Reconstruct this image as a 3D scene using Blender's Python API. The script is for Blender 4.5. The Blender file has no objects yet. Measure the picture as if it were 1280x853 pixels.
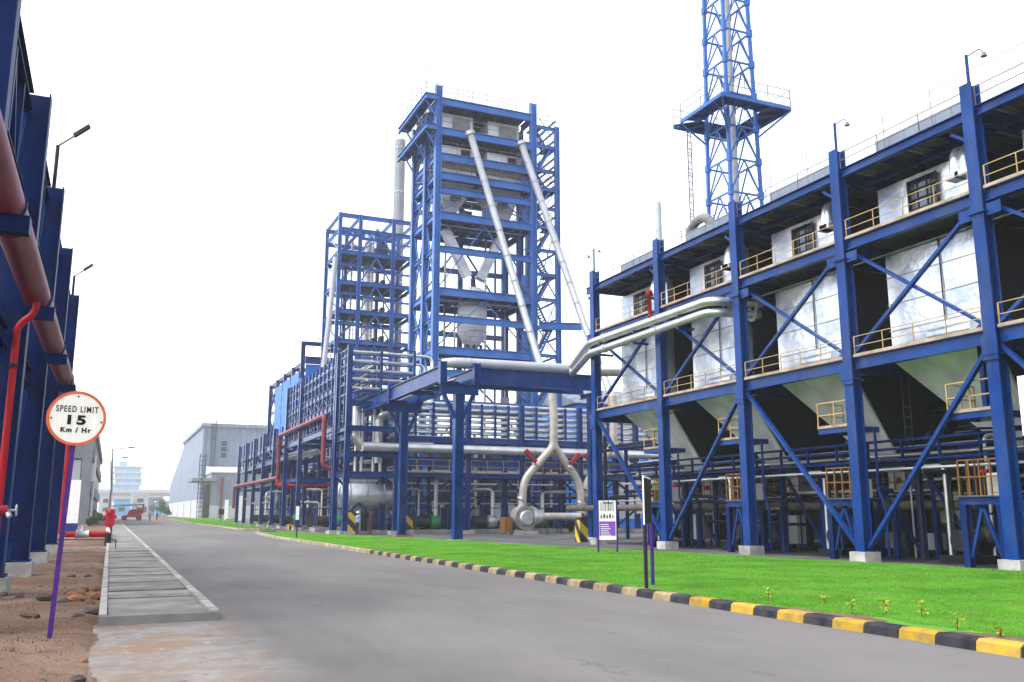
import bpy, math, random
import numpy as np
from mathutils import Vector as V, Matrix
random.seed(7); np.random.seed(7)
S = bpy.context.scene; C = S.collection
R = math.radians

# ------------------------------------------------------------------ camera, sky, sun, exposure
FPX, PITCH, YAW, CH = 1129.0, R(10.7257), R(23.6246), 1.7
cd = bpy.data.cameras.new('camera'); co = bpy.data.objects.new('camera', cd); C.objects.link(co)
co.location = (0, 0, CH); co.rotation_euler = (R(90) + PITCH, 0, -YAW)
cd.sensor_width = 36; cd.lens = 36 * FPX / 1280; cd.clip_start = .1; cd.clip_end = 6000
S.camera = co
w = bpy.data.worlds.new('World'); S.world = w; w.use_nodes = True
SUN_EL, SUN_AZ = R(56), R(264)          # azimuth of the sun seen from the scene (0 = +Y, clockwise)
nt = w.node_tree; bg = nt.nodes['Background']
sky = nt.nodes.new('ShaderNodeTexSky'); sky.sky_type = 'NISHITA'; sky.sun_disc = False
sky.sun_elevation = SUN_EL; sky.sun_rotation = SUN_AZ; sky.air_density = 1.0; sky.dust_density = 2.0; sky.ozone_density = 1.0
hs = nt.nodes.new('ShaderNodeHueSaturation'); hs.inputs['Saturation'].default_value = .3
nt.links.new(sky.outputs[0], hs.inputs['Color']); nt.links.new(hs.outputs[0], bg.inputs['Color'])
bg.inputs["Strength"].default_value = .15
sl = bpy.data.lights.new('sun', 'SUN'); sl.energy = .8; sl.angle = R(14); sl.color = (1, .975, .94)
so = bpy.data.objects.new('sun', sl); C.objects.link(so)
so.rotation_euler = V((math.sin(SUN_AZ) * math.cos(SUN_EL), math.cos(SUN_AZ) * math.cos(SUN_EL), math.sin(SUN_EL))).to_track_quat('Z', 'Y').to_euler()
S.view_settings.view_transform = 'Standard'; S.view_settings.look = 'None'; S.view_settings.gamma = 1
S.view_settings.exposure = 1.8
S.cycles.max_bounces = 6; S.cycles.volume_bounces = 1

# ------------------------------------------------------------------ measured camera: a pixel of the photo meets a plane of the place
_F = V((math.sin(YAW) * math.cos(PITCH), math.cos(YAW) * math.cos(PITCH), math.sin(PITCH)))
_R = V((math.cos(YAW), -math.sin(YAW), 0)); _U = _R.cross(_F)
def at(px, py, X=None, Y=None, Z=None):
    d = _F * FPX + _R * (px - 640) + _U * (426.5 - py)
    t = X / d.x if X is not None else Y / d.y if Y is not None else (Z - CH) / d.z
    return V((d.x * t, d.y * t, CH + d.z * t))

# ------------------------------------------------------------------ materials
K = .72   # the photo is exposed bright: paints and grounds kept at sober real values
KEEP = ('aluminium_cladding', 'silver_lagging', 'sign_face', 'white_paint', 'hopper_sheet', 'galvanised_steel')
def mat(name, col, rough=.5, metal=0., var=.0, vscale=3., bump=0., bscale=20., bdist=.05, lo=.33, hi=.67, col2=None, spec=.16, stretch=None, detail=4):
    k_ = 1 if name in KEEP else .58 if 'blue_paint' in name or 'navy' in name else K
    col = tuple(c * k_ for c in col); col2 = tuple(c * k_ for c in col2) if col2 else None
    m = bpy.data.materials.new(name); m.use_nodes = True
    n = m.node_tree.nodes; l = m.node_tree.links; b = n['Principled BSDF']
    b.inputs['Base Color'].default_value = (*col, 1); b.inputs['Roughness'].default_value = rough
    b.inputs['Metallic'].default_value = metal; b.inputs['Specular IOR Level'].default_value = spec
    tc = n.new('ShaderNodeTexCoord'); mp = n.new('ShaderNodeMapping'); l.new(tc.outputs['Object'], mp.inputs[0])
    if stretch: mp.inputs['Scale'].default_value = stretch
    if var or col2:
        t = n.new('ShaderNodeTexNoise'); t.inputs['Scale'].default_value = vscale; t.inputs['Detail'].default_value = detail
        l.new(mp.outputs[0], t.inputs['Vector'])
        r = n.new('ShaderNodeValToRGB'); r.color_ramp.elements[0].position = lo; r.color_ramp.elements[1].position = hi
        c2 = col2 or tuple(min(1, c * (1 + var)) for c in col)
        c1 = col if col2 else tuple(c * (1 - var) for c in col)
        r.color_ramp.elements[0].color = (*c1, 1); r.color_ramp.elements[1].color = (*c2, 1)
        l.new(t.outputs['Fac'], r.inputs[0]); l.new(r.outputs[0], b.inputs['Base Color'])
    if bump:
        t = n.new('ShaderNodeTexNoise'); t.inputs['Scale'].default_value = bscale; t.inputs['Detail'].default_value = 5
        l.new(mp.outputs[0], t.inputs['Vector'])
        bn = n.new('ShaderNodeBump'); bn.inputs['Strength'].default_value = bump; bn.inputs['Distance'].default_value = bdist
        l.new(t.outputs['Fac'], bn.inputs['Height']); l.new(bn.outputs[0], b.inputs['Normal'])
    return m

def ground_mat(name, layers, rough=.9, bumps=((40, .4, .02),)):
    """layers: first a colour, then (colour, noise scale, lo, hi, strength, stretch)"""
    kg = 1.24 if 'grass' in name or 'lawn' in name else .72 if 'yard' in name else .96
    layers = [tuple(c * kg for c in layers[0])] + [(tuple(c * kg for c in q[0]), *q[1:]) for q in layers[1:]]
    m = bpy.data.materials.new(name); m.use_nodes = True
    n = m.node_tree.nodes; l = m.node_tree.links; b = n['Principled BSDF']; b.inputs['Roughness'].default_value = rough
    b.inputs['Specular IOR Level'].default_value = .12
    tc = n.new('ShaderNodeTexCoord'); rgb = n.new('ShaderNodeRGB'); rgb.outputs[0].default_value = (*layers[0], 1); cur = rgb.outputs[0]
    for (c, sc, lo, hi, st, stretch) in layers[1:]:
        mp = n.new('ShaderNodeMapping'); mp.inputs['Scale'].default_value = stretch; l.new(tc.outputs['Object'], mp.inputs[0])
        mp.inputs['Location'].default_value = (random.uniform(0, 50), random.uniform(0, 50), 0)
        t = n.new('ShaderNodeTexNoise'); t.inputs['Scale'].default_value = sc; t.inputs['Detail'].default_value = 6; t.inputs['Roughness'].default_value = .62
        l.new(mp.outputs[0], t.inputs['Vector'])
        r = n.new('ShaderNodeMapRange'); r.inputs[1].default_value = lo; r.inputs[2].default_value = hi; r.inputs[4].default_value = st
        l.new(t.outputs['Fac'], r.inputs[0])
        x = n.new('ShaderNodeMix'); x.data_type = 'RGBA'; l.new(r.outputs[0], x.inputs[0]); l.new(cur, x.inputs[6]); x.inputs[7].default_value = (*c, 1)
        cur = x.outputs[2]
    l.new(cur, b.inputs['Base Color']); nrm = None
    for (sc, st, dist) in bumps:
        t = n.new('ShaderNodeTexNoise'); t.inputs['Scale'].default_value = sc; t.inputs['Detail'].default_value = 6
        l.new(tc.outputs['Object'], t.inputs['Vector'])
        bn = n.new('ShaderNodeBump'); bn.inputs['Strength'].default_value = st; bn.inputs['Distance'].default_value = dist
        l.new(t.outputs['Fac'], bn.inputs['Height'])
        if nrm: l.new(nrm, bn.inputs['Normal'])
        nrm = bn.outputs[0]
    if nrm: l.new(nrm, b.inputs['Normal'])
    return m

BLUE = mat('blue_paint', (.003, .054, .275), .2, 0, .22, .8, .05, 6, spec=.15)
BLUE_HAZED = mat('blue_paint_hazed', (.06, .22, .68), .28, 0, .15, .5, spec=.15)  # lighter blue: haze and sky glare over the towers mixed into the colour
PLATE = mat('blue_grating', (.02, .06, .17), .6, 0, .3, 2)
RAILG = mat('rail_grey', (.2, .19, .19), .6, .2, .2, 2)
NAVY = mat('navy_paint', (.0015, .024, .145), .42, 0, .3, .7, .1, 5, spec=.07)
CLADBLUE = mat('blue_sheeting', (.03, .2, .78), .45, 0, .15, .5)
TAN = mat('yellow_paint', (.5, .35, .16), .5, 0, .25, 2)
TANK = mat('toe_plate', (.42, .33, .24), .6, 0, .3, 2)
STEEL = mat('galvanised_steel', (.42, .43, .45), .42, .6, .25, 1.5)
DARK = mat('dark_steel', (.03, .032, .038), .5, .3, .4, 2)
GRATE = mat('grey_grating', (.13, .14, .16), .7, .2, .3, 3)
SILVER = mat('aluminium_cladding', (.76, .785, .82), .4, .85, 0, .7, .8, .75, bdist=.2, lo=.44, hi=.64, col2=(.43, .5, .62))  # blotches: dull metal, plus colour standing in for the wrinkles' patchy reflections
SILVER2 = mat('bin_cladding', (.85, .88, .95), .5, .25, .15, .8, .3, 2)
SHADE = mat('shade_dark_sheet', (.008, .01, .018), .6, 0, .4, .6, spec=.2)  # near-black colour that stands in for shade in gaps and undercroft
HOP = mat('hopper_sheet', (.84, .83, .86), .45, .3, .25, .8, .6, .9)
PIPE = mat('silver_lagging', (.56, .565, .58), .34, .85, .12, 1.2, .15, 4)
CHUTE = mat('pale_chute', (.5, .52, .57), .45, .2, .08, 1)
YPIPE = mat('beige_pipe', (.50, .46, .40), .5, .25, .18, 2)
PINK = mat('faded_red_paint', (.24, .04, .065), .42, 0, .25, 1.2)
RED = mat('red_paint', (.5, .012, .022), .45, 0, .15, 2)
MAROON = mat('maroon_paint', (.33, .02, .04), .45, 0, .2, 2)
PURPLE = mat('purple_paint', (.075, .02, .2), .4, 0, .2, 5)
WHITE = mat('white_paint', (.82, .82, .8), .5, 0, .05, 3)
SIGNW = mat('sign_face', (.8, .78, .7), .4, 0, .06, 30, stretch=(1, 1, .05))
ORANGE = mat('orange_paint', (.85, .16, .06), .45, 0, .1, 6)
BLACK = mat('black_paint', (.012, .012, .014), .5, 0, .3, 6)
KYEL = mat('kerb_yellow', (.62, .38, .02), .7, 0, .3, 5, .3, 30, col2=(.36, .24, .07), detail=9)
KBLK = mat('kerb_black', (.018, .018, .026), .7, 0, .5, 4, .3, 30, col2=(.06, .06, .07))
KGREY = mat('kerb_faded', (.34, .3, .22), .8, 0, .3, 3, .3, 30)
CONC = mat('concrete', (.42, .405, .38), .85, 0, .25, 2.5, .3, 25)
CONCD = mat('concrete_dark', (.26, .26, .26), .85, 0, .3, 1.5, .3, 25)
SLABM = mat('slab_concrete', (.25, .24, .225), .85, 0, .25, 1.6, .25, 60, detail=9, spec=.2)
WALLG = mat('grey_render', (.23, .24, .26), .8, 0, .15, .5)
WALLP = mat('pale_render', (.55, .58, .6), .8, 0, .1, .4)
SHEDM = mat('shed_sheeting', (.22, .285, .39), .5, .1, .12, .3)
SHEDM2 = mat('annex_sheeting', (.25, .3, .38), .5, .1, .12, .4)
GLASS = mat('dark_glass', (.02, .025, .03), .15, 0, spec=.4)
FARBLUE = mat('blue_netting', (.16, .45, .72), .7, 0, .25, .15)
LEAF = mat('shrub_leaf', (.06, .12, .025), .6, 0, .4, 3)
YLEAF = mat('yellow_leaf', (.42, .42, .04), .6, 0, .3, 8)
BARK = mat('bark', (.1, .07, .05), .9, 0, .3, 6)
STONE = mat('laterite_stone', (.26, .13, .075), .9, 0, .45, 4, .5, 20)
STONEG = mat('dark_stone', (.13, .105, .095), .9, 0, .4, 5, .5, 20)
RUBBER = mat('rubber', (.02, .02, .02), .8)
SKIN = mat('skin', (.22, .11, .07), .6)
LBLUE = mat('light_blue_shirt', (.25, .38, .62), .8); TROUS = mat('dark_trousers', (.02, .025, .05), .85); BROWN = mat('brown_shirt', (.2, .06, .05), .85)
GREEN = mat('green_paint', (.02, .22, .08), .5, 0, .2, 3)
LILAC = mat('purple_print', (.3, .09, .62), .5)
PROT = mat('orange_guard', (.24, .11, .025), .5, 0, .2, 3)

def weather(m, dust=.35, rust=.8):
    n = m.node_tree.nodes; l = m.node_tree.links; b = n['Principled BSDF']; tc = n.new('ShaderNodeTexCoord')
    for (sc, st, lo, hi, c, f) in ((1.1, (1, 1, .3), .5, .75, (.10, .11, .13), dust), (7, (1, 1, .35), .68, .76, (.1, .04, .02), rust)):
        mp = n.new('ShaderNodeMapping'); mp.inputs['Scale'].default_value = st; l.new(tc.outputs['Object'], mp.inputs[0])
        t = n.new('ShaderNodeTexNoise'); t.inputs['Scale'].default_value = sc; t.inputs['Detail'].default_value = 7; t.inputs['Roughness'].default_value = .65; l.new(mp.outputs[0], t.inputs['Vector'])
        r = n.new('ShaderNodeMapRange'); r.inputs[1].default_value = lo; r.inputs[2].default_value = hi; r.inputs[4].default_value = f; l.new(t.outputs['Fac'], r.inputs[0])
        x = n.new('ShaderNodeMix'); x.data_type = 'RGBA'; l.new(r.outputs[0], x.inputs[0]); l.new(b.inputs['Base Color'].links[0].from_socket, x.inputs[6]); x.inputs[7].default_value = (*c, 1); l.new(x.outputs[2], b.inputs['Base Color'])
weather(BLUE, .3); weather(NAVY, .2, .6); weather(BLUE_HAZED, .25, .5); weather(YPIPE, .4, .6); weather(PIPE, .2, .35); weather(PINK, .3, .6); weather(CHUTE, .2, .3); weather(HOP, .15, .4)
def wave_mat(name, a, b, scale, rot):
    m = bpy.data.materials.new(name); m.use_nodes = True; n = m.node_tree.nodes; l = m.node_tree.links
    tc = n.new('ShaderNodeTexCoord'); mp = n.new('ShaderNodeMapping'); mp.inputs['Rotation'].default_value = rot
    wv = n.new('ShaderNodeTexWave'); wv.inputs['Scale'].default_value = scale
    r = n.new('ShaderNodeValToRGB'); r.color_ramp.interpolation = 'CONSTANT'
    r.color_ramp.elements[0].color = (*a, 1); r.color_ramp.elements[1].position = .5; r.color_ramp.elements[1].color = (*b, 1)
    l.new(tc.outputs['Object'], mp.inputs[0]); l.new(mp.outputs[0], wv.inputs[0]); l.new(wv.outputs['Fac'], r.inputs[0])
    l.new(r.outputs[0], n['Principled BSDF'].inputs['Base Color']); n['Principled BSDF'].inputs['Roughness'].default_value = .6
    return m
HAZARD = wave_mat('hazard_stripes', (.5, .33, .03), (.015, .015, .015), .55, (0, R(45), R(45)))

def add_ribs(m, axis, per_m, strength=.6):
    n = m.node_tree.nodes; l = m.node_tree.links; b = n['Principled BSDF']
    tc = n.new('ShaderNodeTexCoord'); wv = n.new('ShaderNodeTexWave'); wv.bands_direction = 'X'; wv.inputs['Scale'].default_value = per_m
    mp = n.new('ShaderNodeMapping'); mp.inputs['Rotation'].default_value = (0, 0, R(45)); l.new(tc.outputs['Object'], mp.inputs[0])
    bn = n.new('ShaderNodeBump'); bn.inputs['Strength'].default_value = strength; bn.inputs['Distance'].default_value = .25
    l.new(mp.outputs[0], wv.inputs[0]); l.new(wv.outputs['Fac'], bn.inputs['Height']); l.new(bn.outputs[0], b.inputs['Normal'])
add_ribs(SHEDM, 'X', .28); add_ribs(SHEDM2, 'X', .28)

def vary(m, amt):
    n = m.node_tree.nodes; l = m.node_tree.links; b = n['Principled BSDF']; src = b.inputs['Base Color'].links[0].from_socket
    oi_ = n.new('ShaderNodeObjectInfo'); r = n.new('ShaderNodeMapRange'); r.inputs[3].default_value = 1 - amt; r.inputs[4].default_value = 1 + amt; l.new(oi_.outputs['Random'], r.inputs[0])
    x = n.new('ShaderNodeVectorMath'); x.operation = 'SCALE'; l.new(src, x.inputs[0]); l.new(r.outputs[0], x.inputs['Scale']); l.new(x.outputs[0], b.inputs['Base Color'])
for m_ in (SLABM, KYEL, KBLK, KGREY, CONC): vary(m_, .2)
# ------------------------------------------------------------------ mesh builder
ORG = {}
class MB:
    def __init__(s): s.v = []; s.f = []; s.sm = []
    def add(s, vs, fs, smooth=False):
        o = len(s.v); s.v += [tuple(p) for p in vs]; s.f += [tuple(i + o for i in f) for f in fs]; s.sm += [smooth] * len(fs); return s
    def box(s, a, b):
        x0, y0, z0 = (min(a[i], b[i]) for i in range(3)); x1, y1, z1 = (max(a[i], b[i]) for i in range(3))
        return s.add([(x0, y0, z0), (x1, y0, z0), (x1, y1, z0), (x0, y1, z0), (x0, y0, z1), (x1, y0, z1), (x1, y1, z1), (x0, y1, z1)],
              [(0, 3, 2, 1), (4, 5, 6, 7), (0, 1, 5, 4), (1, 2, 6, 5), (2, 3, 7, 6), (3, 0, 4, 7)])
    def frame(s, a, b, up):
        a, b = V(a), V(b); d = (b - a).normalized(); up = V(up)
        if abs(d.dot(up)) > .98: up = V((1, 0, 0)) if abs(d.x) < .9 else V((0, 1, 0))
        u = d.cross(up).normalized(); return a, b, u, u.cross(d).normalized()
    def prism(s, a, b, sec, up=(0, 0, 1)):
        a, b, u, v = s.frame(a, b, up); n = len(sec)
        vs = [a + u * p + v * q for p, q in sec] + [b + u * p + v * q for p, q in sec]
        return s.add(vs, [(i, (i + 1) % n, n + (i + 1) % n, n + i) for i in range(n)] + [tuple(range(n - 1, -1, -1)), tuple(range(n, 2 * n))])
    def bar(s, a, b, w, h=None, up=(0, 0, 1)):
        h = h or w; return s.prism(a, b, [(-w / 2, -h / 2), (w / 2, -h / 2), (w / 2, h / 2), (-w / 2, h / 2)], up)
    def ib(s, a, b, w, h, up=(0, 0, 1), t=None):
        t = t or max(.018, .07 * h); x = max(.008, t * .35); W = w / 2; H = h / 2
        return s.prism(a, b, [(-W, -H), (W, -H), (W, -H + t), (x, -H + t), (x, H - t), (W, H - t), (W, H), (-W, H), (-W, H - t), (-x, H - t), (-x, -H + t), (-W, -H + t)], up)
    def tube(s, pts, r, n=12, caps=True):
        pts = [V(p) for p in pts]; k = len(pts); rs = r if isinstance(r, (list, tuple)) else [r] * k; rings = []; u = None
        for i, p in enumerate(pts):
            d = (pts[min(i + 1, k - 1)] - pts[max(i - 1, 0)]).normalized()
            if u is None: u = d.orthogonal().normalized()
            u = (u - d * u.dot(d)).normalized(); v = d.cross(u)
            rings.append([p + (u * math.cos(6.28318 * j / n) + v * math.sin(6.28318 * j / n)) * rs[i] for j in range(n)])
        vs = [q for g in rings for q in g]
        fs = [(i * n + j, i * n + (j + 1) % n, (i + 1) * n + (j + 1) % n, (i + 1) * n + j) for i in range(k - 1) for j in range(n)]
        s.add(vs, fs, True)
        if caps: s.add(rings[0], [tuple(range(n - 1, -1, -1))]); s.add(rings[-1], [tuple(range(n))])
        return s
    def poly(s, top, z0, z1):
        n = len(top); vs = [(x, y, z0) for x, y in top] + [(x, y, z1) for x, y in top]
        return s.add(vs, [(i, (i + 1) % n, n + (i + 1) % n, n + i) for i in range(n)] + [tuple(range(n - 1, -1, -1)), tuple(range(n, 2 * n))])
    def frustum(s, c0, h0, c1, h1):
        """rectangle to rectangle: centres and half sizes"""
        vs = [(c[0] + sx * h[0], c[1] + sy * h[1], c[2]) for c, h in ((c0, h0), (c1, h1)) for sx, sy in ((-1, -1), (1, -1), (1, 1), (-1, 1))]
        return s.add(vs, [(0, 3, 2, 1), (4, 5, 6, 7), (0, 1, 5, 4), (1, 2, 6, 5), (2, 3, 7, 6), (3, 0, 4, 7)])
    def sphere(s, c, r, n=12, m=8, sc=(1, 1, 1)):
        vs = []; fs = []
        for i in range(m + 1):
            th = math.pi * i / m
            for j in range(n):
                ph = 6.28318 * j / n; vs.append((c[0] + r * sc[0] * math.sin(th) * math.cos(ph), c[1] + r * sc[1] * math.sin(th) * math.sin(ph), c[2] + r * sc[2] * math.cos(th)))
        for i in range(m):
            for j in range(n): fs.append((i * n + j, (i + 1) * n + j, (i + 1) * n + (j + 1) % n, i * n + (j + 1) % n))
        return s.add(vs, fs, True)
    def build(s, name, m, parent=None):
        me = bpy.data.meshes.new(name); org = ORG.get(parent.name, V((0, 0, 0))) if parent else V((0, 0, 0))
        vs = [(x - org.x, y - org.y, z - org.z) for x, y, z in s.v]
        me.from_pydata(vs, [], s.f); me.materials.append(m); me.polygons.foreach_set('use_smooth', s.sm); me.update()
        o = bpy.data.objects.new(name, me); C.objects.link(o)
        if parent: o.parent = parent
        ORG[o.name] = org; return o
def tag(o, label, cat, group=None):
    o['label'] = label; o['category'] = cat
    if group: o['group'] = group
    return o
def thing(name, loc, label, cat, group=None):
    o = bpy.data.objects.new(name, None); o.empty_display_size = .3; C.objects.link(o); o.location = loc; ORG[o.name] = V(loc); return tag(o, label, cat, group)
def struct(o, kind='structure'): o['kind'] = kind; return o
def copy_tree(o, loc=None, label=None, parent=None):
    c = o.copy(); C.objects.link(c)
    if parent: c.parent = parent
    if loc is not None: c.location = loc; ORG[c.name] = V(loc)
    if label: c['label'] = label
    for ch in list(o.children): copy_tree(ch, parent=c)
    return c
def ibm(p, name, a, b, w, h, m, up=(0, 0, 1), t=None): return MB().ib(a, b, w, h, up, t).build(name, m, p)
def barm(p, name, a, b, w, h, m, up=(0, 0, 1)): return MB().bar(a, b, w, h, up).build(name, m, p)
def bend(pts, r, n=6):
    pts = [V(p) for p in pts]; out = [pts[0]]
    for i in range(1, len(pts) - 1):
        a, b, c = pts[i - 1], pts[i], pts[i + 1]; d1 = (a - b).normalized(); d2 = (c - b).normalized()
        rr = min(r, (a - b).length * .49, (c - b).length * .49)
        p, q = b + d1 * rr, b + d2 * rr
        for k in range(n + 1):
            t = k / n; out.append(p * (1 - t) ** 2 + b * 2 * t * (1 - t) + q * t * t)
    return out + [pts[-1]]
def railing(p, pts, h, m, gap=1.5, r=.02, rails=(1., .52), split=True, close=False):
    pts = [V(q) for q in pts]; Z = V((0, 0, 1)); posts = []; lines = []
    for a, b in zip(pts, pts[1:]):
        k = max(1, round((b - a).length / gap)); posts += [a.lerp(b, i / k) for i in range(k + (b is pts[-1]))]
        lines += [(a + Z * h * f, b + Z * h * f) for f in rails]
    if split:
        root = MB().bar(pts[0] + Z * .05, pts[-1] + Z * .05, r * .6, .1).build('railing', m, p)
        for q in posts: MB().bar(q, q + Z * h, r * 2, r * 2, (0, 1, 0)).build('post', m, root)
        for a, b in lines: MB().bar(a, b, r * 1.8, r * 1.8).build('rail', m, root)
        return root
    mb = MB()
    for q in posts: mb.bar(q, q + Z * h, r * 2, r * 2, (0, 1, 0))
    for a, b in lines: mb.bar(a, b, r * 1.8, r * 1.8)
    return mb.build('railing', m, p)
def stairs(p, a, b, wdt, m, n=10):
    a, b = V(a), V(b); d = b - a; side = V((0, 0, 1)).cross(d).normalized() * wdt / 2
    mb = MB()
    for sgn in (-1, 1): mb.bar(a + side * sgn, b + side * sgn, .05, .2)
    for i in range(n):
        q = a.lerp(b, (i + .5) / n); mb.bar(q - side, q + side, .22, .04)
    return mb.build('stair', m, p)
def ladder(p, a, b, wdir, m, cage=False, gap=.4, r=.03, cage_dir=None):
    a, b = V(a), V(b); wd = V(wdir); mb = MB(); n = max(2, int((b - a).length / gap))
    for s in (-1, 1): mb.bar(a + wd * s, b + wd * s, r * 2, r * 2, (0, 1, 0))
    for i in range(n): q = a.lerp(b, (i + .5) / n); mb.bar(q - wd, q + wd, r * 1.4, r * 1.4)
    if cage:
        cdv = V(cage_dir)
        for i in range(2, n, 3):
            q = a.lerp(b, (i + .5) / n); arc = [q - wd * 1.2, q - wd * 1.2 + cdv * .7, q + cdv * 1.2, q + wd * 1.2 + cdv * .7, q + wd * 1.2]
            mb.tube(arc, r * .9, 5, False)
        for off in (wd * -1.2 + cdv * .7, cdv * 1.2, wd * 1.2 + cdv * .7): mb.bar(a.lerp(b, .15) + off, b + off, r, r, (0, 1, 0))
    return mb.build('ladder', m, p)

# ------------------------------------------------------------------ the setting: ground, road, yard, lawns, kerbs, walkway
def sheet(name, poly, z, m, sub=None):
    mb = MB(); mb.add([(x, y, z) for x, y in poly], [tuple(range(len(poly)))]); return struct(mb.build(name, m))
W1 = (1, 1, 1)
DIRT = ground_mat('red_dirt', [(.125, .068, .045), ((.2, .14, .105), .35, .42, .62, .8, W1), ((.065, .04, .03), 1.7, .55, .72, .7, W1), ((.27, .21, .165), 9, .6, .75, .7, W1), ((.04, .03, .027), 22, .63, .74, .8, W1)],
        .95, ((3, .6, .08), (14, .7, .05), (60, .7, .02)))
ROAD = ground_mat('worn_concrete_road', [(.122, .115, .112), ((.162, .153, .148), .16, .42, .58, .85, (1, .4, 1)), ((.09, .087, .088), .5, .5, .66, .35, (1, .35, 1)), ((.17, .163, .155), 1.4, .57, .72, .4, (1.6, .45, 1)), ((.2, .135, .09), .3, .62, .76, .4, (1, .5, 1)), ((.05, .05, .052), 45, .6, .74, .5, W1), ((.24, .23, .22), 60, .64, .75, .5, W1)],
        .85, ((120, .45, .008), (18, .2, .01)))
def worn_edge(m):
    n = m.node_tree.nodes; l = m.node_tree.links; b = n['Principled BSDF']; cur = b.inputs['Base Color'].links[0].from_socket
    tc = n.new('ShaderNodeTexCoord'); sp = n.new('ShaderNodeSeparateXYZ'); l.new(tc.outputs['Object'], sp.inputs[0])
    def noise(sc):
        t = n.new('ShaderNodeTexNoise'); t.inputs['Scale'].default_value = sc; t.inputs['Detail'].default_value = 8; t.inputs['Roughness'].default_value = .65; l.new(tc.outputs['Object'], t.inputs['Vector']); return t.outputs['Fac']
    def math_(op, a_, b_):
        k = n.new('ShaderNodeMath'); k.operation = op
        for i, v in ((0, a_), (1, b_)):
            if isinstance(v, (int, float)): k.inputs[i].default_value = v
            else: l.new(v, k.inputs[i])
        return k.outputs[0]
    def ramp(v, lo, hi):
        r = n.new('ShaderNodeMapRange'); r.interpolation_type = 'SMOOTHSTEP'; r.inputs[1].default_value = lo; r.inputs[2].default_value = hi; l.new(v, r.inputs[0]); return r.outputs[0]
    def mix(f, c0, c1):
        x = n.new('ShaderNodeMix'); x.data_type = 'RGBA'; l.new(f, x.inputs[0]); l.new(c0, x.inputs[6])
        if isinstance(c1, tuple): x.inputs[7].default_value = (*c1, 1)
        else: l.new(c1, x.inputs[7])
        return x.outputs[2]
    def rgb(c): r = n.new('ShaderNodeRGB'); r.outputs[0].default_value = (*c, 1); return r.outputs[0]
    conc = mix(ramp(noise(1.5), .4, .65), rgb((.21, .195, .18)), (.15, .14, .132)); conc = mix(ramp(noise(.6), .46, .62), conc, (.185, .13, .095)); conc = mix(ramp(noise(5), .55, .7), conc, (.27, .255, .24)); conc = mix(ramp(noise(26), .6, .7), conc, (.07, .06, .055)); conc = mix(ramp(noise(3.1), .62, .68), conc, (.1, .09, .085))
    xx = math_('ADD', sp.outputs[0], math_('MULTIPLY', math_('SUBTRACT', noise(.9), .5), 1.5)); xx = math_('ADD', xx, math_('MULTIPLY', sp.outputs[1], .012))
    f = math_('SUBTRACT', 1.0, ramp(xx, 1.55, 2.45)); f = math_('MULTIPLY', f, math_('SUBTRACT', 1.0, ramp(math_('ADD', sp.outputs[1], math_('MULTIPLY', noise(.4), 8)), 18, 26)))
    vo = n.new('ShaderNodeTexVoronoi'); vo.feature = 'DISTANCE_TO_EDGE'; vo.inputs['Scale'].default_value = .33
    ns = n.new('ShaderNodeTexNoise'); ns.inputs['Scale'].default_value = 1.2; ns.inputs['Detail'].default_value = 7; l.new(tc.outputs['Object'], ns.inputs['Vector'])
    va = n.new('ShaderNodeVectorMath'); va.operation = 'MULTIPLY_ADD'; l.new(ns.outputs['Color'], va.inputs[0]); va.inputs[1].default_value = (1.3, 1.3, 0); l.new(tc.outputs['Object'], va.inputs[2]); l.new(va.outputs[0], vo.inputs['Vector'])
    cr = math_('MULTIPLY', math_('SUBTRACT', 1.0, ramp(vo.outputs['Distance'], .002, .007)), math_('MULTIPLY', ramp(noise(.25), .5, .6), .28))
    l.new(mix(cr, mix(f, cur, conc), (.035, .033, .03)), b.inputs['Base Color'])
worn_edge(ROAD)
YARD = ground_mat('yard_concrete', [(.10, .10, .106), ((.2, .2, .2), .3, .45, .62, .7, W1), ((.08, .08, .086), .9, .52, .7, .7, W1)], .85, ((60, .3, .01),))
SOIL = ground_mat('lawn_soil', [(.07, .19, .025), ((.09, .24, .03), .5, .4, .65, .8, W1), ((.2, .1, .05), 1.2, .66, .76, .6, W1), ((.2, .11, .06), .6, .62, .7, .6, W1)], .95, ((50, .8, .03),))
sheet('ground', [(-2500, -300), (2500, -300), (2500, 4500), (-2500, 4500)], 0, DIRT)
# a strip of lumpy dirt on the left, as relief
mb = MB(); nx, ny = 46, 170
xs = np.linspace(-9, -.1, nx); ys = 5 + (np.linspace(0, 1, ny) ** 1.6) * 70
hz = np.random.rand(ny, nx) * .035
hz += .03 * np.sin(xs[None, :] * 2.1 + ys[:, None] * .9) * np.sin(ys[:, None] * 1.7 - xs[None, :])
hz = np.clip(hz + .03, .006, .12); hz[:, -1] = .006
def dz(x, y):
    i = int(np.clip(np.searchsorted(xs, x), 0, nx - 1)); j = int(np.clip(np.searchsorted(ys, y), 0, ny - 1)); return float(hz[j, i]) if xs[0] <= x <= -.1 else .01
mb.add([(xs[i], ys[j], hz[j, i]) for j in range(ny) for i in range(nx)], [(j * nx + i, j * nx + i + 1, (j + 1) * nx + i + 1, (j + 1) * nx + i) for j in range(ny - 1) for i in range(nx - 1)], True)
o = mb.build('dirt_verge', DIRT); struct(o)
sheet('road', [(-.16, -30), (10.02, -30), (10.02, 62), (10.3, 70), (11.0, 78), (13, 80.5), (34, 84), (34, 92), (13, 88), (11.4, 92), (11.4, 420), (.2, 420), (.2, 160), (1.7, 150), (1.7, 15.8), (-.04, 15.8)] + [(-.1 + .09 * math.sin(y_ * 1.9) + random.uniform(-.05, .05), y_) for y_ in np.arange(15.6, 3, -.18)] + [(-.1, 2)], .004, ROAD)
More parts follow.
